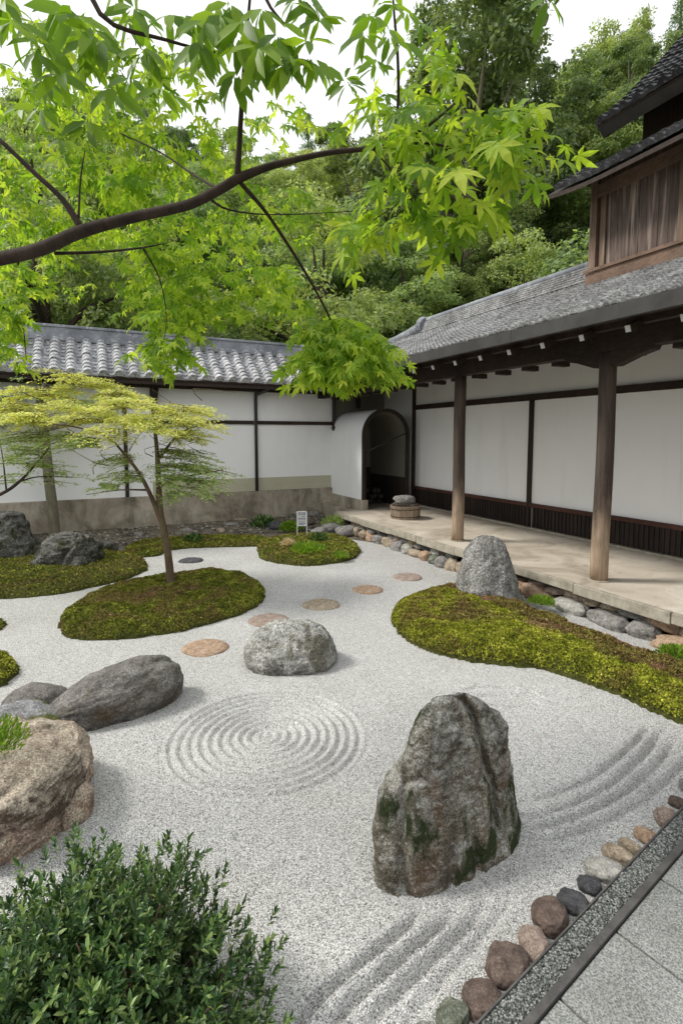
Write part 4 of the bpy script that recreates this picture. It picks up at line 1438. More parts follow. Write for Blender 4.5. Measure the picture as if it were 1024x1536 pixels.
g.add([bw(v, UA, z) for v, z in pr] + [bw(v, 4.62, z) for v, z in pr], [(3, 2, 1, 0), (4, 5, 6, 7), (0, 1, 5, 4), (1, 2, 6, 5), (2, 3, 7, 6), (3, 0, 4, 7)])
g.build('upper_wall', M['dark_wood_z'], up)

# ------------------------------------------------------------------ footing stones under the platform
rng = random.Random(31)
keys = ['grey', 'grey', 'tan', 'mossy green grey', 'grey', 'brown', 'tan', 'orange brown', 'pale grey', 'dark grey', 'rose brown']
count = {}
ords = ['first', 'second', 'third', 'fourth', 'fifth', 'sixth', 'seventh', 'eighth', 'ninth', 'tenth', 'eleventh', 'twelfth', 'thirteenth',
        'fourteenth', 'fifteenth', 'sixteenth', 'seventeenth', 'eighteenth', 'nineteenth', 'twentieth', 'twenty-first', 'twenty-second',
        'twenty-third', 'twenty-fourth', 'twenty-fifth', 'twenty-sixth', 'twenty-seventh', 'twenty-eighth', 'twenty-ninth', 'thirtieth',
        'thirty-first', 'thirty-second', 'thirty-third', 'thirty-fourth', 'thirty-fifth', 'thirty-sixth', 'thirty-seventh', 'thirty-eighth', 'thirty-ninth', 'fortieth']
for row in (0, 1):
    u = 1.3 + row * .1
    k = 0
    while u < 9.5:
        near = u < 5.0
        ru = (rng.uniform(.10, .19) if row == 0 else rng.uniform(.07, .13)) * (1.3 if near else 1.0)
        rz = rng.uniform(.08, .12) if row == 0 else rng.uniform(.05, .075)
        rv_ = rng.uniform(.09, .13)
        z = .045 if row == 0 else .165
        key = rng.choice(keys)
        if row == 1 and rng.random() < .22:
            u += ru * 1.6; continue
        lab = f'{key} footing stone under the corridor, {ords[min(k, 39)]} in the {"lower" if row == 0 else "upper"} row from right'
        blob_rock('footing_stone', bw((4.66 if row == 0 else 4.74) + rng.uniform(-.02, .03), u + ru, z + rng.uniform(-.01, .015)), (rv_, ru * 1.02, rz), SM[key], lab, 'stone',
                  'footing stones under the corridor', rot=PHI + rng.uniform(-.2, .2), seed=rng.randint(1, 999), sub=4, big=.3, rough=.09, box=rng.uniform(.1, .45), tilt=(rng.uniform(-.15, .15), rng.uniform(-.2, .2)))
        u += ru * 1.92
        k += 1
# rocks scattered in the soil bed at the back
rng = random.Random(77)
for i, (px, py, r, key) in enumerate([(500, 797, .22, 'grey'), (478, 803, .2, 'grey'), (520, 801, .2, 'grey'), (455, 788, .2, 'brown'), (470, 776, .16, 'grey'),
                      (413, 794, .2, 'dark grey'), (395, 790, .13, 'brown'), (345, 792, .12, 'grey'), (310, 786, .16, 'grey'), (330, 800, .1, 'tan'),
                      (280, 800, .1, 'grey'), (230, 792, .11, 'brown'), (205, 806, .09, 'grey'), (360, 783, .14, 'tan'), (492, 784, .15, 'dark grey'), (509, 779, .14, 'mossy green grey'), (435, 778, .12, 'mossy green grey')]):
    c = gr(px, py, .03)
    blob_rock('bed_rock', c + Vector((0, .1, .03)), (r * rng.uniform(1, 1.4), r * .9, r * rng.uniform(.5, .7)), SM[key],
              f'{key} rock in the soil bed under the wall, {ords[i]} of its scatter', 'rock', 'rocks in the soil bed', rot=rng.uniform(0, 3), seed=i + 60, sub=4, big=.2, rough=.07, box=.2)

# loose litter and pebbles in the soil bed
rng_ = np.random.default_rng(8)
vs, fs = ico(1); vs = np.array([tuple(v) for v in vs]); fs = np.array(fs)
n = 1300
vv_ = rng_.uniform(-4, 4.9, n); uu_ = rng_.uniform(8.9, 11.05, n)
Pp = bwn(vv_, uu_, -.015 + .10 * np.clip((uu_ - 8.9) / 1.6, 0, 1))
s_ = (rng_.uniform(.008, .04, n) ** 1.0)[:, None, None] * np.stack([rng_.uniform(.8, 1.3, n), rng_.uniform(.8, 1.2, n), rng_.uniform(.4, .7, n)], -1)[:, None, :]
Vp = (Pp[:, None, :] + vs[None] * s_).reshape(-1, 3)
Fp = (fs[None] + (np.arange(n) * len(vs))[:, None, None]).reshape(-1, 3)
t = NT('bed_pebbles')
M['bed_pebbles'] = t.done(t.ramp(t.n('NewGeometry').outputs['Random Per Island'], [(0, (.06, .055, .045)), (.5, (.2, .185, .15)), (1, (.4, .38, .33))]), .8, None, .2)
o = np_obj('bed_pebbles', Vp, Fp, M['bed_pebbles'], smooth=True)
tag(o, 'scattered pebbles and small stones on the soil bed under the wall', 'pebbles', kind='stuff')

# ------------------------------------------------------------------ tub with a stone on its lid
c = bw(5.42, 8.25, .35)
tub = empty('wooden_tub', c, 'round weathered wooden tub with a plank lid standing on the corridor floor', 'tub')
for k in range(16):
    a0, a1 = 2 * math.pi * k / 16 + .01, 2 * math.pi * (k + 1) / 16 - .01
    r0, r1 = .255, .285
    def q(r, a, z): return c + Vector((r * math.cos(a), r * math.sin(a), z))
    MB().hexa([q(.245, a0, 0), q(.275, a0, 0), q(.275, a1, 0), q(.245, a1, 0), q(.265, a0, .25), q(.295, a0, .25), q(.295, a1, .25), q(.265, a1, .25)]).build('stave', M['pale_wood'], tub)
MB().tube([c + Vector((0, 0, .245)), c + Vector((0, 0, .252))], [.26, .26], 24).build('lid', M['dark_wood'], tub)
for k, dy in enumerate((-.15, -.05, .05, .15)):
    MB().obox(c + Vector((0, dy, .268)), (1, 0, 0), (0, 1, 0), (0, 0, 1), .27 - abs(dy) * .45, .042, .012).build('lid_plank', M['plank'], tub)
for z in (.05, .19):
    MB().tube([c + Vector(((.279 + z * .075) * math.cos(a), (.279 + z * .075) * math.sin(a), z)) for a in np.linspace(0, 2 * math.pi, 33)], .006, 6).build('hoop', M['dark_wood'], tub)
blob_rock('lid_stone', c + Vector((-.02, -.01, .345)), (.21, .16, .10), SM['grey'], 'flat domed grey stone weighing down the lid of the wooden tub', 'stone', seed=5, sub=4, box=.2)

# ------------------------------------------------------------------ the little sign
c = gr(453, 809, .05)
sg = empty('garden_sign', c, 'small white signboard of dark written characters on two thin legs in the moss', 'sign')
rt = Vector((1, 0, 0)); bk = Vector((0, 1, 0)); upv = Vector((0, 0, 1))
MB().obox(c + Vector((0, 0, .375)), rt, bk, upv, .088, .006, .125).build('board', M['sign_white'], sg)
for sx in (-1, 1):
    MB().obox(c + Vector((sx * .086, -.004, .25)), rt, bk, upv, .008, .009, .255).build('leg', M['sign_white'], sg)
MB().obox(c + Vector((0, -.004, .505)), rt, bk, upv, .078, .009, .007).build('frame_rail', M['sign_white'], sg)
MB().obox(c + Vector((0, -.004, .252)), rt, bk, upv, .078, .009, .006).build('frame_rail', M['sign_white'], sg)
tx = MB()
def ink(x, z, w, h): tx.obox(c + Vector((x, -.0075, z)), rt, bk, upv, w / 2, .0012, h / 2)
# upper line: three block characters
for x0, z0, s in ((-.045, .465, 1), (.003, .465, 1), (.048, .465, 1)):
    ink(x0, z0 + .024, .034, .007); ink(x0, z0 + .008, .030, .006); ink(x0 - .012, z0, .007, .04); ink(x0 + .010, z0 - .004, .007, .034); ink(x0, z0 - .018, .036, .008)
ink(.028, .418, .072, .008)
ink(-.045, .42, .03, .004)
for x0 in (-.05, -.018, .018, .05):
    ink(x0, .388, .024, .007); ink(x0, .370, .028, .008); ink(x0 - .004, .38, .006, .034); ink(x0 + .008, .378, .006, .028)
ink(0, .335, .13, .006); ink(0, .314, .12, .006); ink(.005, .288, .125, .010); ink(-.01, .272, .09, .007)
tx.build('lettering', M['sign_ink'], sg)
# ------------------------------------------------------------------ trees on the hill: prototypes, then copies
def crown_mesh(name, rng, clumps, per, leaf, tmpl=DIAMOND, up=.55, width=1.0, shell=.5):
    """clumps: (n,4) centre and radius -> leaf mesh"""
    parts = []
    n = len(clumps) * per
    C = np.repeat(clumps[:, :3], per, 0); Rr = np.repeat(clumps[:, 3], per)
    D = rnd_dirs(rng, n)
    D[:, 2] = np.where(D[:, 2] < -.35, -D[:, 2] * .6, D[:, 2])
    D = unit(D)
    rad = Rr * (shell + (1 - shell) * rng.random(n) ** .6)
    P = C + D * rad[:, None] * np.array([1, 1, .72])
    N = unit(D * .8 + rng.normal(size=(n, 3)) * .45 + np.array([0, 0, up]))
    A = rnd_dirs(rng, n) + D * .5 - np.array([0, 0, .25])
    A = A - N * (A * N).sum(1, keepdims=True) * .8
    S = leaf * rng.uniform(.6, 1.35, n)
    return leaves(P, A, N, S, tmpl, width)


def make_tree(kind, seed, H, W, mats, per=95, leaf=.2):
    rng = np.random.default_rng(seed)
    r = random.Random(seed)
    root = empty(kind, (0, 0, -50))
    tr = MB()
    base = root_loc(root)
    def P(x, y, z): return base + Vector((x, y, z))
    if kind == 'conifer':
        tr.tube([P(0, 0, -1), P(0, 0, H * .5), P(0, 0, H)], [.22, .14, .03], 7)
        cl = []
        z = H * .18
        while z < H * .99:
            f = 1 - (z / H)
            rr = W * (f * .95 + .03)
            for k in range(max(3, int(3 + rr * 3.2))):
                a = r.uniform(0, 6.28); q = rr * r.uniform(.35, 1)
                cl.append((q * math.cos(a), q * math.sin(a), z - q * .25 + r.uniform(-.2, .2), .28 + rr * .16))
                if r.random() < .4: tr.tube([P(0, 0, z), P(q * math.cos(a), q * math.sin(a), z - q * .25)], [.05, .02], 4)
            z += .42
        tr.build('trunk', M['bark_dark'], root)
        V, F = crown_mesh('c', rng, np.array(cl), int(per * .55), leaf * .8, up=.2, width=.7, shell=.2)
    else:
        nl = 7 if kind != 'bush' else 5
        h0 = H * (.35 if kind != 'bush' else .1)
        tr.tube([P(0, 0, -1), P(r.uniform(-.1, .1), 0, h0 * .6), P(r.uniform(-.3, .3), r.uniform(-.3, .3), h0), P(0, 0, H * .8)], [H * .03, H * .024, H * .02, .03], 8)
        lobes = []
        for k in range(nl):
            a = 6.28 * k / nl + r.uniform(-.4, .4)
            q = W * r.uniform(.35, .62)
            zz = H * r.uniform(.30, .80)
            if k == 0: q, zz = W * .1, H * .84
            lobes.append((q * math.cos(a), q * math.sin(a), zz, W * r.uniform(.34, .5)))
            tr.tube([P(0, 0, h0 * r.uniform(.7, 1)), P(q * .5 * math.cos(a), q * .5 * math.sin(a), (h0 + zz) / 2), P(*lobes[-1][:3])], [H * .014, H * .01, .02], 5)
        tr.build('trunk', M['bark_grey'] if seed % 2 else M['bark_dark'], root)
        cl = []
        for lx, ly, lz, lr in lobes:
            for k in range(16):
                d = Vector((r.gauss(0, 1), r.gauss(0, 1), abs(r.gauss(0, .8)) - .25)).normalized()
                q = lr * r.uniform(.55, 1.0)
                cl.append((lx + d.x * q, ly + d.y * q, lz + d.z * q * .8, lr * r.uniform(.24, .46)))
        for k in range(16):
            a = r.uniform(0, 6.28); q = W * r.uniform(.1, .75)
            cl.append((q * math.cos(a), q * math.sin(a), H * r.uniform(.08, .34), W * r.uniform(.12, .22)))
        V, F = crown_mesh('c', rng, np.array(cl), per, leaf, up=.45, shell=.45)
    o = np_obj('crown', V + np.array(base), F, mats, root)
    return root


def copy_tree(o, parent=None):
    c = o.copy()
    COL.objects.link(c)
    if parent is not None: c.parent = parent
    for ch in o.children: copy_tree(ch, c)
    return c


protos = {
    'round': make_tree('broadleaf_tree', 101, 7.5, 3.6, M['leaf_hill'], 190, .17),
    'wide': make_tree('broadleaf_tree', 102, 6.5, 4.2, M['leaf_hill'], 190, .18),
    'dark': make_tree('evergreen_tree', 103, 8.5, 3.4, M['leaf_hill_dark'], 190, .16),
    'pale': make_tree('pale_tree', 104, 7, 3.2, M['leaf_hill_pale'], 180, .15),
    'conifer': make_tree('conifer', 105, 10, 2.3, M['leaf_hill_dark'], 90, .26),
    'fine': make_tree('broadleaf_tree', 106, 7, 3.4, M['leaf_hill'], 170, .13),
    'bush': make_tree('bush', 107, 3.2, 2.0, M['leaf_hill'], 130, .11),
    'darkbush': make_tree('bush', 108, 3.0, 2.1, M['leaf_hill_dark'], 130, .12),
}
used = set()
look = {'round': 'rounded mid green tree', 'wide': 'wide spreading green tree', 'dark': 'dark evergreen tree', 'pale': 'pale yellow green tree',
        'conifer': 'pointed dark conifer', 'fine': 'fine leaved light green tree', 'bush': 'bushy green shrub', 'darkbush': 'dense dark shrub'}
cats = {'bush': 'shrub', 'darkbush': 'shrub'}


def place(kind, x, y, s, rot, label):
    o = protos[kind] if kind not in used else copy_tree(protos[kind])
    used.add(kind)
    o.location = (x, y, float(hill_h(np.array(x), np.array(y))) - .4)
    o.rotation_euler = (0, 0, rot)
    o.scale = (s, s, s * random.Random(x).uniform(.9, 1.12))
    tag(o, label, cats.get(kind, 'tree'), 'shrubs behind the wall' if kind in cats else 'trees on the hillside')
    return o


rg = random.Random(2024)
rows = [(15.6, 2.3, ['bush', 'darkbush', 'darkbush', 'bush'], .95), (18.0, 2.5, ['bush', 'bush', 'darkbush', 'fine'], 1.1), (21.5, 3.4, ['fine', 'fine', 'bush', 'wide'], .78),
        (26, 4.6, ['fine', 'dark', 'round', 'wide', 'pale'], .85), (31.5, 4.8, ['round', 'dark', 'fine', 'wide'], .9), (37.5, 5.2, ['dark', 'round', 'pale', 'wide'], .95),
        (44.5, 5.4, ['round', 'wide', 'dark', 'fine'], .95), (52, 5.6, ['dark', 'wide', 'round', 'conifer', 'pale'], .95), (59, 5.2, ['wide', 'round', 'dark', 'conifer'], .95)]
rn = ['hugging the back of the wall', 'second tier behind the wall', 'third tier up the slope', 'fourth tier up the slope', 'middle of the slope', 'above the middle slope',
      'upper slope', 'just below the skyline', 'on the skyline']
for ri, (D, sp_, kinds, sc) in enumerate(rows):
    a = -42.0
    k = 0
    while a < 43:
        az_ = R(a + rg.uniform(-.25, .25) * math.degrees(sp_ / D))
        d = D + rg.uniform(-1.2, 1.2)
        x, y = d * math.sin(az_), d * math.cos(az_)
        vv2 = x * math.cos(PHI) + y * math.sin(PHI); uu2 = -x * math.sin(PHI) + y * math.cos(PHI)
        if (uu2 > 13.0 or vv2 > 11.5):
            kd = rg.choice(kinds)
            side = 'left' if a < -14 else ('centre' if a < 10 else 'right')
            place(kd, x, y, sc * rg.uniform(.85, 1.15), rg.uniform(0, 6.28), f'{look[kd]} {rn[ri]}, {ords[k]} from left')
            k += 1
        a += math.degrees(sp_ / D) * .86
# named ones that stand out in the photograph
place('dark', *at(700, 300, 27)[:2], 1.75, 1.0, 'tallest dark evergreen tree rising into the sky behind the tip of the maple branch')
place('dark', *at(775, 300, 29)[:2], 1.35, 2.4, 'dark grey green tree right of the tallest evergreen')
place('pale', *at(866, 300, 33)[:2], .95, 3.0, 'bright yellow green tree left of the upper storey roof')
place('pale', *at(915, 300, 40)[:2], 1.25, 1.2, 'wide pale green crown high on the slope near the upper roof')
place('conifer', *at(955, 300, 52)[:2], .95, .2, 'pointed conifer on the skyline just left of the upper roof')
place('conifer', *at(893, 300, 54)[:2], .75, 1.7, 'smaller conifer on the skyline left of the pointed one')

# undergrowth covering the hillside between the trees
rng = np.random.default_rng(55)
n = 260000
az = rng.uniform(R(-44), R(44), n); D = 14.5 + 46 * rng.random(n) ** 1.1
X, Y = D * np.sin(az), D * np.cos(az)
vv2 = X * math.cos(PHI) + Y * math.sin(PHI); uu2 = -X * math.sin(PHI) + Y * math.cos(PHI)
m = (uu2 > 12.6) | (vv2 > 10)
X, Y, D = X[m], Y[m], D[m]; n = len(X)
Zh = hill_h(X, Y) - .1 + rng.uniform(0, .9, n) * (fb2(X * .8, Y * .8, 3) * 1.4)
N = unit(rng.normal(size=(n, 3)) * .5 + np.array([0, -.4, .8]))
V, F = leaves(np.stack([X, Y, Zh], -1), rnd_dirs(rng, n), N, rng.uniform(.14, .34, n) * (.6 + D / 60), DIAMOND, 1.2)
o = np_obj('undergrowth', V, F, M['leaf_hill'])
tag(o, 'leafy undergrowth covering the hillside between the trees', 'undergrowth', kind='stuff')

# ------------------------------------------------------------------ the layered pale tree on the moss mound
def px_tube(mb, pts, seg=8, n=4):
    """pts: (px, py, depth, radius)"""
    P = [(*at(a, b, y), r) for a, b, y, r in pts]
    P = smooth_line(P, n)
    mb.tube([Vector(p[:3]) for p in P], [max(p[3], .0015) for p in P], seg)
    return [Vector(p[:3]) for p in P]


def pads(rng, specs, leaf, density, thick=.09, tmpl=DIAMOND, width=1.0, droop=.25):
    """specs: (px, py, depth, half width px, half depth m, thickness factor): flat layers of small leaves"""
    Ps, Ss = [], []
    for px, py, y, hw, hd, tf in specs:
        c = np.array(at(px, py, y)); rx = hw * y / 776
        n = int(density * rx * hd * 4)
        # leaves gathered in small sprays so that gaps remain
        ns = max(8, n // 14)
        a = rng.uniform(0, 2 * math.pi, ns); q = np.sqrt(rng.random(ns))
        sx, sy = q * np.cos(a) * rx, q * np.sin(a) * hd
        sz = rng.normal(size=ns) * thick * tf - droop * q ** 2 * .35
        k = rng.integers(0, ns, n)
        P = np.stack([sx[k], sy[k], sz[k]], -1) + rng.normal(size=(n, 3)) * np.array([.05, .05, .016]) * 1.2
        Ps.append(P + c); Ss.append(leaf * rng.uniform(.6, 1.3, n))
    P = np.concatenate(Ps); S = np.concatenate(Ss); n = len(P)
    N = unit(rng.normal(size=(n, 3)) * .55 + np.array([0, -.15, 1.0]))
    A = rnd_dirs(rng, n) * np.array([1, 1, .4])
    return leaves(P, A, N, S, tmpl, width)


base = gr(257, 876, .08)
lt = empty('layered_tree', base, 'slender pale yellow green tree with flat leaf layers growing from the oval moss mound', 'tree')
tr = MB()
Y0 = base.y
px_tube(tr, [(257, 884, Y0, 0.0630), (256, 868, Y0, 0.0521), (252, 830, Y0, 0.0454), (246, 795, Y0, 0.0420), (240, 765, Y0, 0.0403), (238, 720, Y0, 0.0336), (236, 680, Y0, 0.0269), (232, 640, Y0, 0.0185), (228, 610, Y0, 0.0101)], 12)
px_tube(tr, [(243, 785, Y0, 0.0336), (230, 752, Y0 - .05, 0.0277), (212, 715, Y0 - .1, 0.0218), (190, 685, Y0 - .15, 0.0168), (160, 655, Y0 - .2, 0.0118), (110, 640, Y0 - .25, 0.0084), (40, 632, Y0 - .3, 0.0050)], 8)
px_tube(tr, [(237, 690, Y0, .022), (270, 650, Y0 + .1, .014), (310, 635, Y0 + .1, .007)], 6)
px_tube(tr, [(238, 730, Y0, .02), (280, 715, Y0 - .2, .012), (335, 705, Y0 - .3, .006)], 6)
px_tube(tr, [(222, 735, Y0, .014), (180, 735, Y0 - .2, .008), (130, 742, Y0 - .3, .004)], 6)
rr2 = random.Random(6)
for k in range(34):
    a, b_ = rr2.uniform(40, 320), rr2.uniform(590, 720)
    px_tube(tr, [(a, b_, Y0 + rr2.uniform(-.4, .4), .006), (a + rr2.uniform(-30, 30), b_ - rr2.uniform(5, 18), Y0 + rr2.uniform(-.5, .5), .004), (a + rr2.uniform(-60, 60), b_ - rr2.uniform(12, 30), Y0 + rr2.uniform(-.6, .6), .002)], 4, 2)
tr.build('trunk', M['bark_brown'], lt, smooth=True)
def fans(rng, specs, leaf, twig, mat_w=.9):
    """specs: (px, py, depth, hub radius m, number of twigs, centre angle deg, spread deg, leaves per twig)"""
    out = []
    for px, py, y, L, nt, ca, sp2, nl in specs:
        c = np.array(at(px, py, y))
        for k in range(nt):
            th = R(ca + rng.uniform(-sp2, sp2))
            l = L * rng.uniform(.45, 1.15)
            d = np.array([math.cos(th), math.sin(th), 0])
            sd = np.array([-math.sin(th), math.cos(th), 0])
            rise = rng.uniform(-.02, .10)
            t = np.linspace(0, 1, 6)
            z0 = rng.uniform(-.06, .06)
            line = c + np.outer(t * l, d) + np.outer(np.sin(t * 2.5 + k) * .03, sd) + np.stack([0 * t, 0 * t, z0 + rise * t - .20 * l * t * t], -1)
            twig.tube([Vector(p) for p in line], [.0035, .003, .0025, .002, .0015, .001], 4, cap=False)
            f = rng.random(nl) ** .7
            P = np.stack([np.interp(f, t, line[:, i]) for i in range(3)], -1)
            sg2 = rng.choice([-1, 1], nl)[:, None]
            off = np.abs(rng.normal(size=(nl, 1))) * .055 * (1.15 - .6 * f[:, None])
            P = P + sd * sg2 * off + rng.normal(size=(nl, 3)) * np.array([.014, .014, .010])
            A = d * .7 + sd * sg2 * .8 + rng.normal(size=(nl, 3)) * .3
            A[:, 2] = -.15 + rng.normal(size=nl) * .15
            N = unit(rng.normal(size=(nl, 3)) * .4 + np.array([0, -.2, 1.0]))
            out.append((P, A, N, leaf * rng.uniform(.6, 1.3, nl)))
    P, A, N, S = [np.concatenate([o_[i] for o_ in out]) for i in range(4)]
    return leaves(P, A, N, S, DIAMOND, mat_w)


rng = np.random.default_rng(66)
ftw = MB()
top = fans(rng, [(30, 612, Y0 - .1, .8, 26, 180, 90, 150), (70, 588, Y0 + .3, .7, 22, 150, 110, 150), (120, 575, Y0 + .4, .6, 20, 90, 150, 150), (60, 628, Y0 - .3, .7, 24, 200, 90, 150), (110, 608, Y0, .6, 24, 180, 180, 95),
                 (160, 592, Y0 + .3, .65, 24, 60, 120, 150), (150, 625, Y0 - .2, .6, 24, 240, 120, 150), (190, 608, Y0, .65, 26, 0, 180, 150), (210, 630, Y0 - .2, .6, 24, 300, 90, 150), (230, 615, Y0 + .2, .65, 26, 20, 80, 95),
                 (235, 645, Y0 - .2, .6, 26, 330, 80, 90), (262, 632, Y0, .6, 24, 0, 60, 90), (180, 650, Y0 - .4, .5, 18, 250, 80, 80), (262, 655, Y0, .5, 18, 340, 50, 80), (275, 615, Y0 + .4, .55, 14, 20, 40, 80), (100, 560, Y0 + .5, .45, 12, 90, 140, 80)], .034, ftw)
ftw.build('twigs', M['bark_brown'], lt)
_unused = lambda: pads(rng, [(60, 600, Y0, 70, .7, 1), (120, 585, Y0 + .2, 70, .7, 1), (40, 632, Y0 - .2, 90, .6, .9), (150, 612, Y0, 100, .8, 1.2), (200, 600, Y0 + .3, 80, .7, 1.0), (250, 628, Y0, 90, .8, 1.2), (180, 640, Y0 - .3, 90, .6, 1.0),
                 (240, 655, Y0 - .2, 90, .6, 1.2), (290, 640, Y0 + .2, 45, .6, .9), (300, 622, Y0 + .3, 35, .4, .7), (140, 575, Y0 + .4, 35, .4, .8), (105, 640, Y0, 40, .4, .8)], .032, 4200)
o = np_obj('crown', *top, M['leaf_pale'], lt)
leaf_mat('leaf_pale_green', [(.22, .33, .12), (.34, .45, .17), (.50, .58, .25)], .42, .6, False, (.8, 1.15), 2.2)
ftw = MB()
low = fans(rng, [(235, 700, Y0 - .1, .7, 22, 340, 60, 60), (240, 680, Y0, .75, 22, 0, 50, 60), (245, 720, Y0 - .2, .75, 20, 335, 45, 60), (215, 715, Y0 - .2, .5, 16, 220, 60, 55), (200, 690, Y0, .55, 16, 180, 60, 55), (150, 665, Y0 - .2, .6, 20, 200, 70, 60),
                 (110, 655, Y0 - .1, .6, 20, 180, 90, 60), (60, 655, Y0 - .2, .6, 18, 180, 70, 60), (250, 738, Y0 - .2, .55, 12, 330, 50, 45), (180, 735, Y0 - .3, .35, 8, 190, 40, 50), (270, 700, Y0 - .2, .7, 16, 350, 40, 60), (280, 725, Y0 - .3, .6, 14, 340, 40, 55), (60, 680, Y0 - .1, .5, 12, 170, 70, 50)], .036, ftw)
ftw.build('lower_twigs', M['bark_brown'], lt)
_unused = lambda: pads(rng, [(40, 668, Y0, 55, .4, .7), (100, 672, Y0, 60, .5, .8), (120, 650, Y0 + .2, 90, .6, .9), (165, 690, Y0 + .1, 40, .4, .8), (210, 700, Y0, 50, .5, .8), (290, 690, Y0 - .1, 45, .5, 1.0), (300, 715, Y0 - .2, 45, .5, 1.0), (330, 675, Y0, 28, .3, .5),
                 (270, 735, Y0 - .2, 50, .45, .8), (160, 733, Y0 - .3, 45, .3, .5), (190, 722, Y0 - .2, 40, .3, .5), (320, 742, Y0 - .2, 30, .3, .5), (260, 690, Y0 - .3, 50, .4, .9), (180, 665, Y0 - .2, 60, .5, .9)], .032, 2600)
o = np_obj('lower_leaves', *low, M['leaf_pale_green'], lt)

# thin trunk tree by the wall
base = at(84, 798, 9.3)
base.z = .05
t2 = empty('slender_tree', base, 'slim grey trunked tree near the garden wall at the left behind the dark rocks', 'tree')
tr = MB()
px_tube(tr, [(84, 812, 9.3, .12), (82, 795, 9.3, .10), (79, 760, 9.3, .092), (74, 720, 9.3, .088), (70, 680, 9.3, .085), (66, 640, 9.3, .08), (60, 600, 9.3, .06), (70, 570, 9.3, .03)], 10)
px_tube(tr, [(66, 645, 9.3, .04), (110, 636, 9.1, .035), (160, 628, 9.0, .02), (200, 620, 9.0, .01)], 7)
px_tube(tr, [(64, 625, 9.3, .04), (20, 615, 9.1, .03), (-30, 610, 9.0, .01)], 7)
tr.build('trunk', M['bark_grey'], t2, smooth=True)
ftw = MB()
cr2 = fans(rng, [(60, 590, 9.2, 1.0, 26, 0, 180, 90), (10, 600, 9.2, 1.0, 24, 180, 120, 90), (110, 605, 9.2, .9, 22, 0, 120, 90), (40, 628, 9.0, .9, 20, 200, 120, 80), (30, 570, 9.4, .9, 20, 90, 160, 80), (-20, 640, 9.2, .7, 14, 180, 120, 70)], .05, ftw)
ftw.build('twigs', M['bark_grey'], t2)
o = np_obj('crown', *cr2, M['leaf_pale_green'], t2)

# low branch that enters from the left edge
b3 = gr(-140, 880)
t3 = empty('young_maple', Vector((b3.x, b3.y, 0)), 'young tree outside the left edge whose thin branch of small green leaves crosses the wall', 'tree')
tr = MB()
yb3 = b3.y
px_tube(tr, [(-140, 885, yb3, .05), (-120, 800, yb3, .04), (-70, 770, yb3, .03), (0, 742, yb3, .022), (30, 722, yb3, .018), (55, 695, yb3, .012), (75, 670, yb3, .006)], 8)
px_tube(tr, [(30, 722, yb3, .012), (60, 715, yb3, .008), (110, 716, yb3, .004)], 6)
px_tube(tr, [(10, 735, yb3, .012), (5, 690, yb3, .008), (0, 660, yb3, .004)], 6)
tr.build('trunk', M['bark_dark'], t3, smooth=True)
ftw = MB()
cr3 = fans(rng, [(10, 690, yb3, .45, 12, 0, 120, 55), (0, 720, yb3, .4, 10, 0, 120, 50), (40, 700, yb3 - .1, .5, 12, 0, 70, 50), (65, 716, yb3, .5, 8, 0, 30, 50), (15, 668, yb3, .5, 12, 0, 100, 55), (-60, 700, yb3, .6, 14, 180, 120, 60), (-80, 740, yb3, .5, 12, 180, 120, 60)], .036, ftw)
ftw.build('twigs', M['bark_dark'], t3)
o = np_obj('crown', *cr3, M['leaf_pale_green'], t3)

# ------------------------------------------------------------------ the near maple with the long branch
mt = empty('maple_tree', at(-420, 900, 2.6).xy.to_3d(), 'maple reaching in from the left on a long dark branch of bright lobed leaves', 'tree')
tr = MB()
tx0 = at(-420, 600, 2.6)
tr.tube([Vector((tx0.x, 2.6, -.1)), Vector((tx0.x + .02, 2.6, .6)), Vector((tx0.x - .05, 2.62, 1.6)), Vector((tx0.x + .1, 2.6, 2.6)), Vector((tx0.x, 2.7, 4.2))], [.13, .11, .095, .08, .05], 14)
tr.build('trunk', M['bark_dark'], mt, smooth=True)
br = MB()
px_tube(br, [(-430, 520, 2.6, 0.0504), (-200, 430, 2.2, 0.0378), (-60, 398, 1.95, 0.0277), (0, 388, 1.85, 0.0235), (60, 374, 1.8, 0.0218), (120, 348, 1.75, 0.0202), (200, 326, 1.7, 0.0168), (280, 308, 1.65, 0.0151), (330, 284, 1.6, 0.0139), (357, 268, 1.6, 0.0139), (400, 251, 1.6, 0.0105), (450, 238, 1.6, 0.0084), (500, 228, 1.58, 0.0071), (560, 222, 1.56, 0.0063), (595, 212, 1.55, 0.0050), (640, 190, 1.52, 0.0038), (682, 155, 1.5, .003)], 12)
px_tube(br, [(560, 222, 1.56, .005), (640, 215, 1.55, .0035), (700, 228, 1.52, .003), (760, 234, 1.5, .0022), (820, 240, 1.5, .001)], 7)
px_tube(br, [(125, 347, 1.75, .012), (95, 300, 1.75, .009), (55, 262, 1.75, .008), (0, 210, 1.75, .007), (-60, 160, 1.8, .006)], 8)
px_tube(br, [(356, 270, 1.6, .010), (359, 215, 1.58, .008), (363, 150, 1.55, .0065), (366, 100, 1.5, .005), (372, 30, 1.45, .004), (380, -60, 1.4, .003)], 8)
px_tube(br, [(362, 276, 1.6, .007), (400, 320, 1.75, .006), (440, 380, 1.9, .0055), (470, 430, 2.1, .005), (495, 478, 2.3, .004), (512, 520, 2.4, .003)], 7)
px_tube(br, [(592, 208, 1.55, .005), (597, 150, 1.55, .0045), (596, 80, 1.5, .004), (590, 10, 1.45, .003), (588, -40, 1.45, .002)], 7)
px_tube(br, [(118, 330, 1.75, .004), (121, 270, 1.75, .003), (128, 225, 1.75, .0015)], 6)
px_tube(br, [(82, 380, 1.8, .006), (150, 378, 1.9, .005), (210, 372, 2.1, .004), (250, 365, 2.3, .002)], 6)
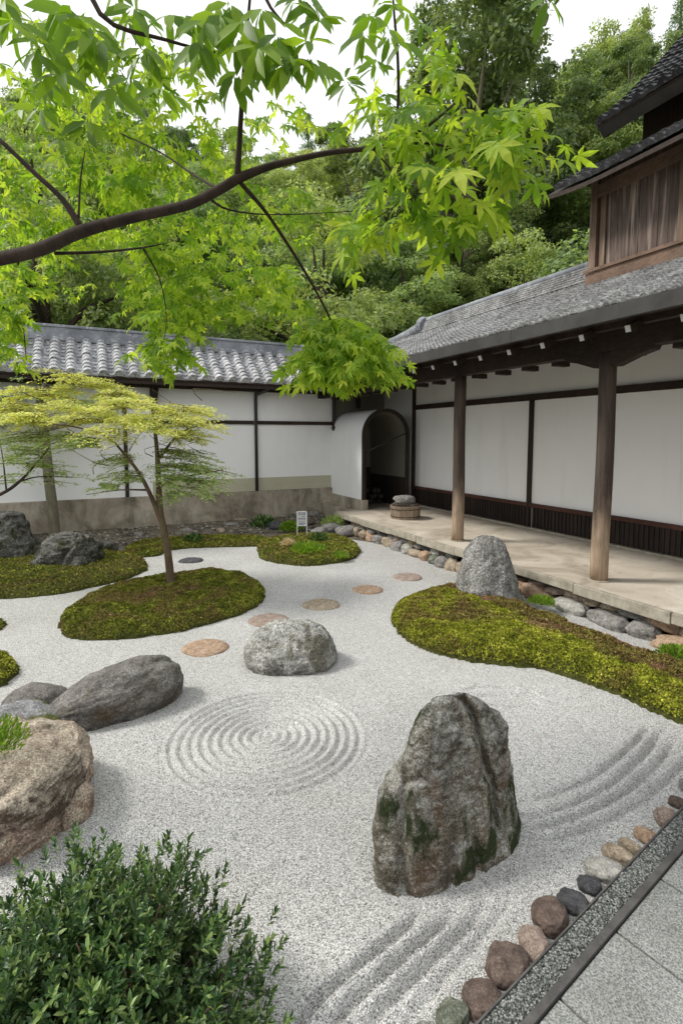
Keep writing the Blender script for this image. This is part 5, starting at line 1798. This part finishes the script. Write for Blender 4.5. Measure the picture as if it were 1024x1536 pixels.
px_tube(br, [(330, 285, 1.6, .005), (290, 262, 1.8, .004), (240, 228, 2.0, .003), (180, 200, 2.1, .002)], 6)
px_tube(br, [(310, 295, 1.65, .004), (345, 315, 1.7, .003), (420, 322, 1.8, .002), (560, 315, 1.8, .001)], 6)
px_tube(br, [(215, 372, 2.1, .004), (240, 420, 2.3, .003), (250, 480, 2.4, .002), (240, 540, 2.4, .001)], 6)
px_tube(br, [(-100, 420, 2.2, .012), (-20, 450, 2.6, .008), (30, 480, 2.8, .004), (40, 540, 2.9, .002)], 6)
px_tube(br, [(560, 224, 1.56, .003), (590, 262, 1.56, .002), (600, 300, 1.55, .0012), (560, 330, 1.55, .0008)], 5)
px_tube(br, [(690, 232, 1.52, .002), (700, 262, 1.5, .001), (710, 285, 1.5, .0006)], 5)
br.build('branch', M['bark_dark'], mt, smooth=True)


def sprays(rng, specs, tmpl, twig=None, width=1.0, spread=.22, hang=.75):
    """specs: (px, py, depth, hw px, hh px, depth spread m, leaves, leaf size m)"""
    out = []
    for px, py, y, hw, hh, dy, n, s in specs:
        per = 6
        ns = max(1, n // per)
        for k in range(ns):
            a = rng.uniform(0, 2 * math.pi); q = math.sqrt(rng.random())
            c = at(px + q * math.cos(a) * hw, py + q * math.sin(a) * hh, y + rng.uniform(-dy, dy))
            c = np.array(c)
            th = rng.uniform(0, 2 * math.pi)
            d = np.array([math.cos(th), math.sin(th), -.25])
            L = s * rng.uniform(1.6, 2.8)
            t = np.linspace(0, 1, per)
            P = c + np.outer(t * L, d) + np.stack([0 * t, 0 * t, -.25 * L * t * t], -1)
            sg_ = np.where(np.arange(per) % 2 == 0, 1, -1)[:, None]
            side = np.array([-math.sin(th), math.cos(th), 0])
            A = d * .6 + side * sg_ * .8 + np.array([0, 0, -hang]) + rng.normal(size=(per, 3)) * .3
            A[-1] = d + np.array([0, 0, -hang * .8])
            P = P + A * s * .12
            N = unit(rng.normal(size=(per, 3)) * .45 + np.array([0, -.45, .8]))
            out.append((P, A, N, s * rng.uniform(.65, 1.2, per)))
            if twig is not None: twig.tube([Vector(P[0]), Vector(P[per // 2]), Vector(P[-1])], [s * .014, s * .011, s * .006], 3, cap=False)
    P, A, N, S = [np.concatenate([o_[i] for o_ in out]) for i in range(4)]
    return leaves(P, A, N, S, tmpl, width)


rng = np.random.default_rng(99)
tw = MB()
near = sprays(rng, [
    (640, 130, 1.6, 60, 45, .12, 22, .062), (700, 185, 1.5, 75, 35, .12, 60, .066), (745, 190, 1.55, 42, 28, .1, 34, .064), (772, 222, 1.5, 22, 22, .05, 14, .062), (725, 228, 1.5, 55, 25, .1, 40, .064),
    (620, 240, 1.55, 55, 35, .15, 24, .062), (700, 262, 1.5, 50, 15, .08, 20, .08), (600, 300, 1.6, 45, 35, .15, 40, .062), (575, 330, 1.6, 40, 18, .1, 26, .07), (705, 318, 1.5, 14, 6, .03, 7, .075), (530, 345, 1.7, 35, 12, .1, 16, .065),
    (570, 170, 1.7, 45, 50, .15, 36, .07), (650, 60, 1.7, 40, 40, .15, 20, .06), (690, 110, 1.6, 30, 25, .1, 12, .065)], MAPLE, tw)
mid = sprays(rng, [
    (60, 90, 2.2, 90, 60, .3, 111, .060), (180, 120, 2.3, 90, 70, .3, 125, .060), (60, 210, 2.5, 90, 60, .3, 177, .055), (170, 230, 2.5, 90, 60, .35, 192, .055), (280, 180, 2.4, 70, 60, .35, 96, .055),
    (260, 260, 2.5, 100, 45, .35, 148, .052), (380, 200, 2.3, 60, 50, .3, 44, .055), (420, 300, 2.4, 90, 25, .3, 81, .050), (60, 290, 2.6, 90, 50, .35, 192, .052), (180, 320, 2.8, 110, 40, .35, 177, .052),
    (320, 340, 2.7, 80, 40, .35, 125, .050), (460, 330, 2.3, 60, 30, .3, 44, .050), (440, 170, 2.3, 50, 40, .25, 29, .055), (100, 40, 2.2, 130, 40, .3, 88, .060), (260, 110, 2.3, 60, 40, .3, 37, .058)], MAPLE, tw)
far = sprays(rng, [
    (20, 430, 2.9, 40, 50, .4, 260, .048), (10, 510, 3.0, 28, 55, .4, 220, .048), (110, 430, 3.2, 70, 14, .4, 40, .045), (250, 400, 2.8, 70, 40, .4, 300, .046), (260, 470, 2.7, 45, 45, .3, 270, .046), (250, 535, 2.6, 24, 30, .2, 120, .052),
    (330, 400, 2.9, 70, 35, .4, 220, .05), (330, 455, 2.9, 60, 25, .3, 160, .05), (400, 420, 2.9, 50, 30, .3, 120, .05), (430, 455, 2.8, 40, 18, .3, 60, .05), (230, 350, 3.0, 200, 35, .5, 380, .048),
    (60, 370, 3.2, 70, 40, .5, 200, .048), (210, 440, 3.0, 40, 30, .3, 60, .045),
    (500, 490, 2.45, 50, 18, .25, 260, .048), (525, 520, 2.4, 62, 26, .28, 560, .048), (480, 545, 2.4, 38, 22, .22, 240, .048), (560, 545, 2.4, 30, 16, .18, 150, .048), (500, 568, 2.4, 22, 10, .12, 50, .045)], MAPLE, tw)
o = np_obj('leaves', *merge([near, mid, far]), M['leaf_maple'], mt)
tw.build('twigs', M['bark_dark'], mt)

# oval leaved branches that hang in from above the frame
ov = empty('overhanging_tree', (-1.2, .2, 0), 'tree overhead whose large darker oval leaves hang in along the top of the photo', 'tree')
tr = MB()
tr.tube([Vector((-1.9, -.6, -.1)), Vector((-1.85, -.5, 1.6)), Vector((-1.6, 0, 3.0)), Vector((-1.0, .8, 3.5)), Vector((0, 1.15, 3.45)), Vector((.8, 1.25, 3.35))], [.10, .085, .06, .03, .015, .006], 12)
px_tube(tr, [(60, -330, 1.3, .012), (110, -120, 1.35, .009), (150, 20, 1.35, .006), (250, 60, 1.35, .004), (330, 80, 1.4, .002)], 7)
px_tube(tr, [(380, -180, 1.3, .007), (392, -60, 1.3, .005), (400, 0, 1.3, .004), (430, 40, 1.3, .002)], 6)
px_tube(tr, [(780, -160, 1.2, .005), (800, -40, 1.2, .003), (815, 0, 1.2, .002)], 6)
tr.build('trunk', M['bark_dark'], ov, smooth=True)


def whorls(rng, pts, s, tmpl=OVAL):
    out = []
    for px, py, y, n, sc, hg in pts:
        c = np.array(at(px, py, y))
        th = rng.uniform(0, 2 * math.pi) + np.arange(n) * 2 * math.pi / n + rng.uniform(-.3, .3, n)
        A = np.stack([np.cos(th), .6 * np.sin(th), -hg + .35 * np.sin(th * 2)], -1) + rng.normal(size=(n, 3)) * .15
        N = unit(rng.normal(size=(n, 3)) * .35 + np.array([0, -.75, .5]))
        out.append((np.repeat(c[None], n, 0) + A * .006, A, N, s * sc * rng.uniform(.75, 1.15, n)))
    P, A, N, S = [np.concatenate([o_[i] for o_ in out]) for i in range(4)]
    return leaves(P, A, N, S, tmpl, .92)


rng = np.random.default_rng(123)
wl = [(462, 60, 1.25, 7, 1, .2), (520, 125, 1.3, 7, .8, .2), (415, 50, 1.25, 6, 1.2, .9), (365, 30, 1.25, 6, 1.3, 1.0), (330, 20, 1.3, 6, 1.2, .9), (300, 60, 1.3, 6, 1.2, 1.0), (430, 90, 1.25, 5, 1.1, 1.2), (395, 85, 1.3, 5, 1.1, 1.2), (255, 20, 1.35, 5, 1.1, .8),
      (200, 10, 1.35, 6, 1.1, .6), (215, 70, 1.4, 5, 1.2, 1.0), (110, 20, 1.35, 6, 1.3, .6), (60, 60, 1.4, 6, 1.2, .7), (20, 30, 1.4, 6, 1.3, .7), (150, 60, 1.4, 6, 1.3, .7), (90, 110, 1.4, 5, 1.1, .8), (170, 130, 1.45, 5, 1.2, .9),
      (822, -4, 1.3, 5, 1.0, .75), (560, 20, 1.35, 5, .9, .8), (605, 60, 1.4, 5, .9, .9), (540, 50, 1.35, 4, .8, .9), (350, 110, 1.35, 4, 1.1, 1.2), (590, 5, 1.4, 5, .9, .6), (470, 5, 1.3, 5, 1.0, .7), (240, 130, 1.5, 5, 1.1, .9), (130, 180, 1.5, 5, 1.0, .9), (60, 160, 1.5, 5, 1.0, .9)]
rw = random.Random(8)
wl = wl + [(a + rw.uniform(-45, 45), b_ + rw.uniform(-40, 30), c_ + rw.uniform(-.05, .2), n_, s_ * .85, h_) for a, b_, c_, n_, s_, h_ in wl for q in range(2) if a < 640]
o = np_obj('leaves', *whorls(rng, wl, .072), M['leaf_oval'], ov, smooth=True)

# ------------------------------------------------------------------ the dark green bush in the near left corner
bb = Vector((-.74, 1.30, 0))
bush = empty('evergreen_bush', bb, 'dense glossy dark green bush of small pointed leaves in the near left corner', 'bush')
tr = MB(); rb = random.Random(14)
tips = []
for k in range(360):
    a = rb.uniform(0, 6.28); el = rb.uniform(.12, 1.5)
    d = Vector((math.cos(a) * math.cos(el) * .58, math.sin(a) * math.cos(el) * .62, math.sin(el) * .50))
    d *= rb.uniform(.72, 1.0)
    if d.x > .25: d.z *= .8
    p0 = bb + Vector((rb.uniform(-.05, .05), rb.uniform(-.05, .05), .02))
    p2 = bb + d + Vector((0, 0, .08))
    p1 = (p0 + p2) / 2 + Vector((rb.uniform(-.06, .06), rb.uniform(-.06, .06), -.04))
    if k % 2 == 0: tr.tube(smooth_line([tuple(p0), tuple(p1), tuple(p2)], 3), [.008, .007, .006, .005, .004, .003, .002], 5)
    tips.append((p1, p2))
tr.build('stems', M['bark_brown'], bush, smooth=True)
rng = np.random.default_rng(31)
out = []
for p1, p2 in tips:
    for q in range(9):
        f = rng.uniform(.35, 1.08)
        c = np.array(p1) * (1 - f) + np.array(p2) * f + rng.normal(size=3) * .035
        outd = unit((c - np.array(bb) - np.array([0, 0, .1]))[None])[0]
        ax = unit((outd * .7 + np.array([0, 0, .8]) + rng.normal(size=3) * .35)[None])[0]
        n = 13
        th = np.arange(n) * 2.4 + rng.uniform(0, 6)
        e1_ = unit(np.cross(ax, [.3, .2, .9])[None])[0]; e2_ = np.cross(ax, e1_)
        rad = np.cos(th)[:, None] * e1_ + np.sin(th)[:, None] * e2_
        t = np.linspace(0, 1, n)[:, None]
        P = c + ax * t * .045
        A = rad * (1.0 - .55 * t) + ax * (.45 + .7 * t) + rng.normal(size=(n, 3)) * .12
        N = ax * .9 - rad * .5 + rng.normal(size=(n, 3)) * .15
        out.append((P, A, N, rng.uniform(.018, .034, n)))
P, A, N, S = [np.concatenate([o_[i] for o_ in out]) for i in range(4)]
o = np_obj('foliage', *leaves(P, A, N, S, OVAL, 1.0), M['leaf_bush'], bush)


def tuft_plant(name, c, r, n, s, mat, label, cat, seed, tmpl=DIAMOND, up=.8, h=1.0):
    rng = np.random.default_rng(seed)
    root = empty(name, c, label, cat)
    D = rnd_dirs(rng, n); D[:, 2] = np.abs(D[:, 2])
    P = np.array(c) + D * (rng.random((n, 1)) ** .5) * np.array([r, r, r * h])
    A = D + np.array([0, 0, up]) + rng.normal(size=(n, 3)) * .3
    o = np_obj('foliage', *leaves(P, A, rnd_dirs(rng, n), s * rng.uniform(.6, 1.3, n), tmpl, .9), mat, root)
    st = MB()
    for k in range(14):
        p = Vector(P[k * 7 % n]); st.tube([Vector(c) - Vector((0, 0, .02)), (Vector(c) + p) / 2, p], [.003, .002, .001], 4)
    st.build('stems', M['bark_brown'], root)
    return root


tuft_plant('small_shrub', at(-6, 1125, 2.2), .13, 900, .026, M['leaf_fresh'], 'small bright green shrub growing on the large pinkish tan boulder', 'shrub', 4, OVAL)
tuft_plant('low_plant', gr(462, 826, .1), .30, 1300, .05, M['leaf_fresh'], 'low spreading bright green plant at the foot of the white sign', 'plant', 5, h=.35)
tuft_plant('low_plant', gr(478, 812, .1), .17, 600, .05, M['leaf_bush'], 'rounded darker green plant just right of the white sign', 'plant', 6, h=.8)
tuft_plant('low_plant', gr(510, 836, .06), .13, 500, .04, M['leaf_fresh'], 'bright green tuft at the right side of the small round moss mound', 'plant', 7, h=.5)
tuft_plant('fern', gr(437, 795, .05), .24, 600, .08, M['leaf_fresh'], 'bright green fern behind the left side of the white sign', 'fern', 8, h=.6)
tuft_plant('fern', gr(395, 790, .05), .26, 500, .08, M['leaf_bush'], 'darker green fern in the soil bed left of the sign', 'fern', 9, h=.8)
tuft_plant('grass_tuft', gr(500, 787, .12), .25, 500, .07, M['leaf_pale_green'], 'pale green grass tuft by the plinth of the arched passage', 'plant', 10, h=.6)
tuft_plant('low_plant', gr(290, 812, .05), .18, 400, .06, M['leaf_bush'], 'small green plant in the soil bed right of the layered tree trunk', 'plant', 11, h=.6)
tuft_plant('grass_tuft', gr(812, 905, .10), .13, 450, .04, M['leaf_fresh'], 'green grass between the granite rock and the footing stones', 'plant', 12, h=.5)
tuft_plant('grass_tuft', gr(1012, 985, .10), .13, 500, .04, M['leaf_fresh'], 'bright green grass at the right edge below the corridor floor', 'plant', 13, h=.6)
leaf_mat('blossom', [(.55, .45, .3), (.68, .58, .42), (.5, .36, .3)], .3, .6, False)
tuft_plant('flowering_plant', gr(432, 817, .14), .13, 520, .03, M['blossom'], 'small cluster of pale peach blossoms left of the white sign', 'flower', 14, h=.8)

# ------------------------------------------------------------------ fallen leaves and petals
rng = np.random.default_rng(404)
leaf_mat('fallen', [(.22, .10, .05), (.36, .20, .08), (.50, .34, .28), (.55, .48, .20), (.30, .34, .08)], .2, .7, False)
Pf = []
for o_ in [x for x in bpy.data.objects if x.name.startswith('moss_bed')]:
    me = o_.data
    co = np.empty(len(me.vertices) * 3); me.vertices.foreach_get('co', co); co = co.reshape(-1, 3)
    co = co[co[:, 2] > .04]
    if len(co) < 30: continue
    k = rng.integers(0, len(co), max(8, int(len(co) * .035)))
    Pf.append(co[k] + np.array(o_.location) + np.array([0, 0, .014]) + rng.normal(size=(len(k), 3)) * np.array([.01, .01, .002]))
gx_ = rng.uniform(-2.0, 2.2, 46); gy_ = rng.uniform(1.7, 7.5, 46)
m = strip_nd(gx_, gy_) < -.05
Pf.append(np.stack([gx_, gy_, np.full(46, .012)], -1)[m])
Pf = np.concatenate(Pf); n = len(Pf)
N = unit(rng.normal(size=(n, 3)) * .3 + np.array([0, 0, 1]))
o = np_obj('fallen_leaves', *leaves(Pf, rnd_dirs(rng, n) * np.array([1, 1, .2]), N, rng.uniform(.012, .026, n), OVAL, 1.3), M['fallen'])
tag(o, 'small fallen leaves and petals scattered on the moss and gravel', 'leaves', kind='stuff')
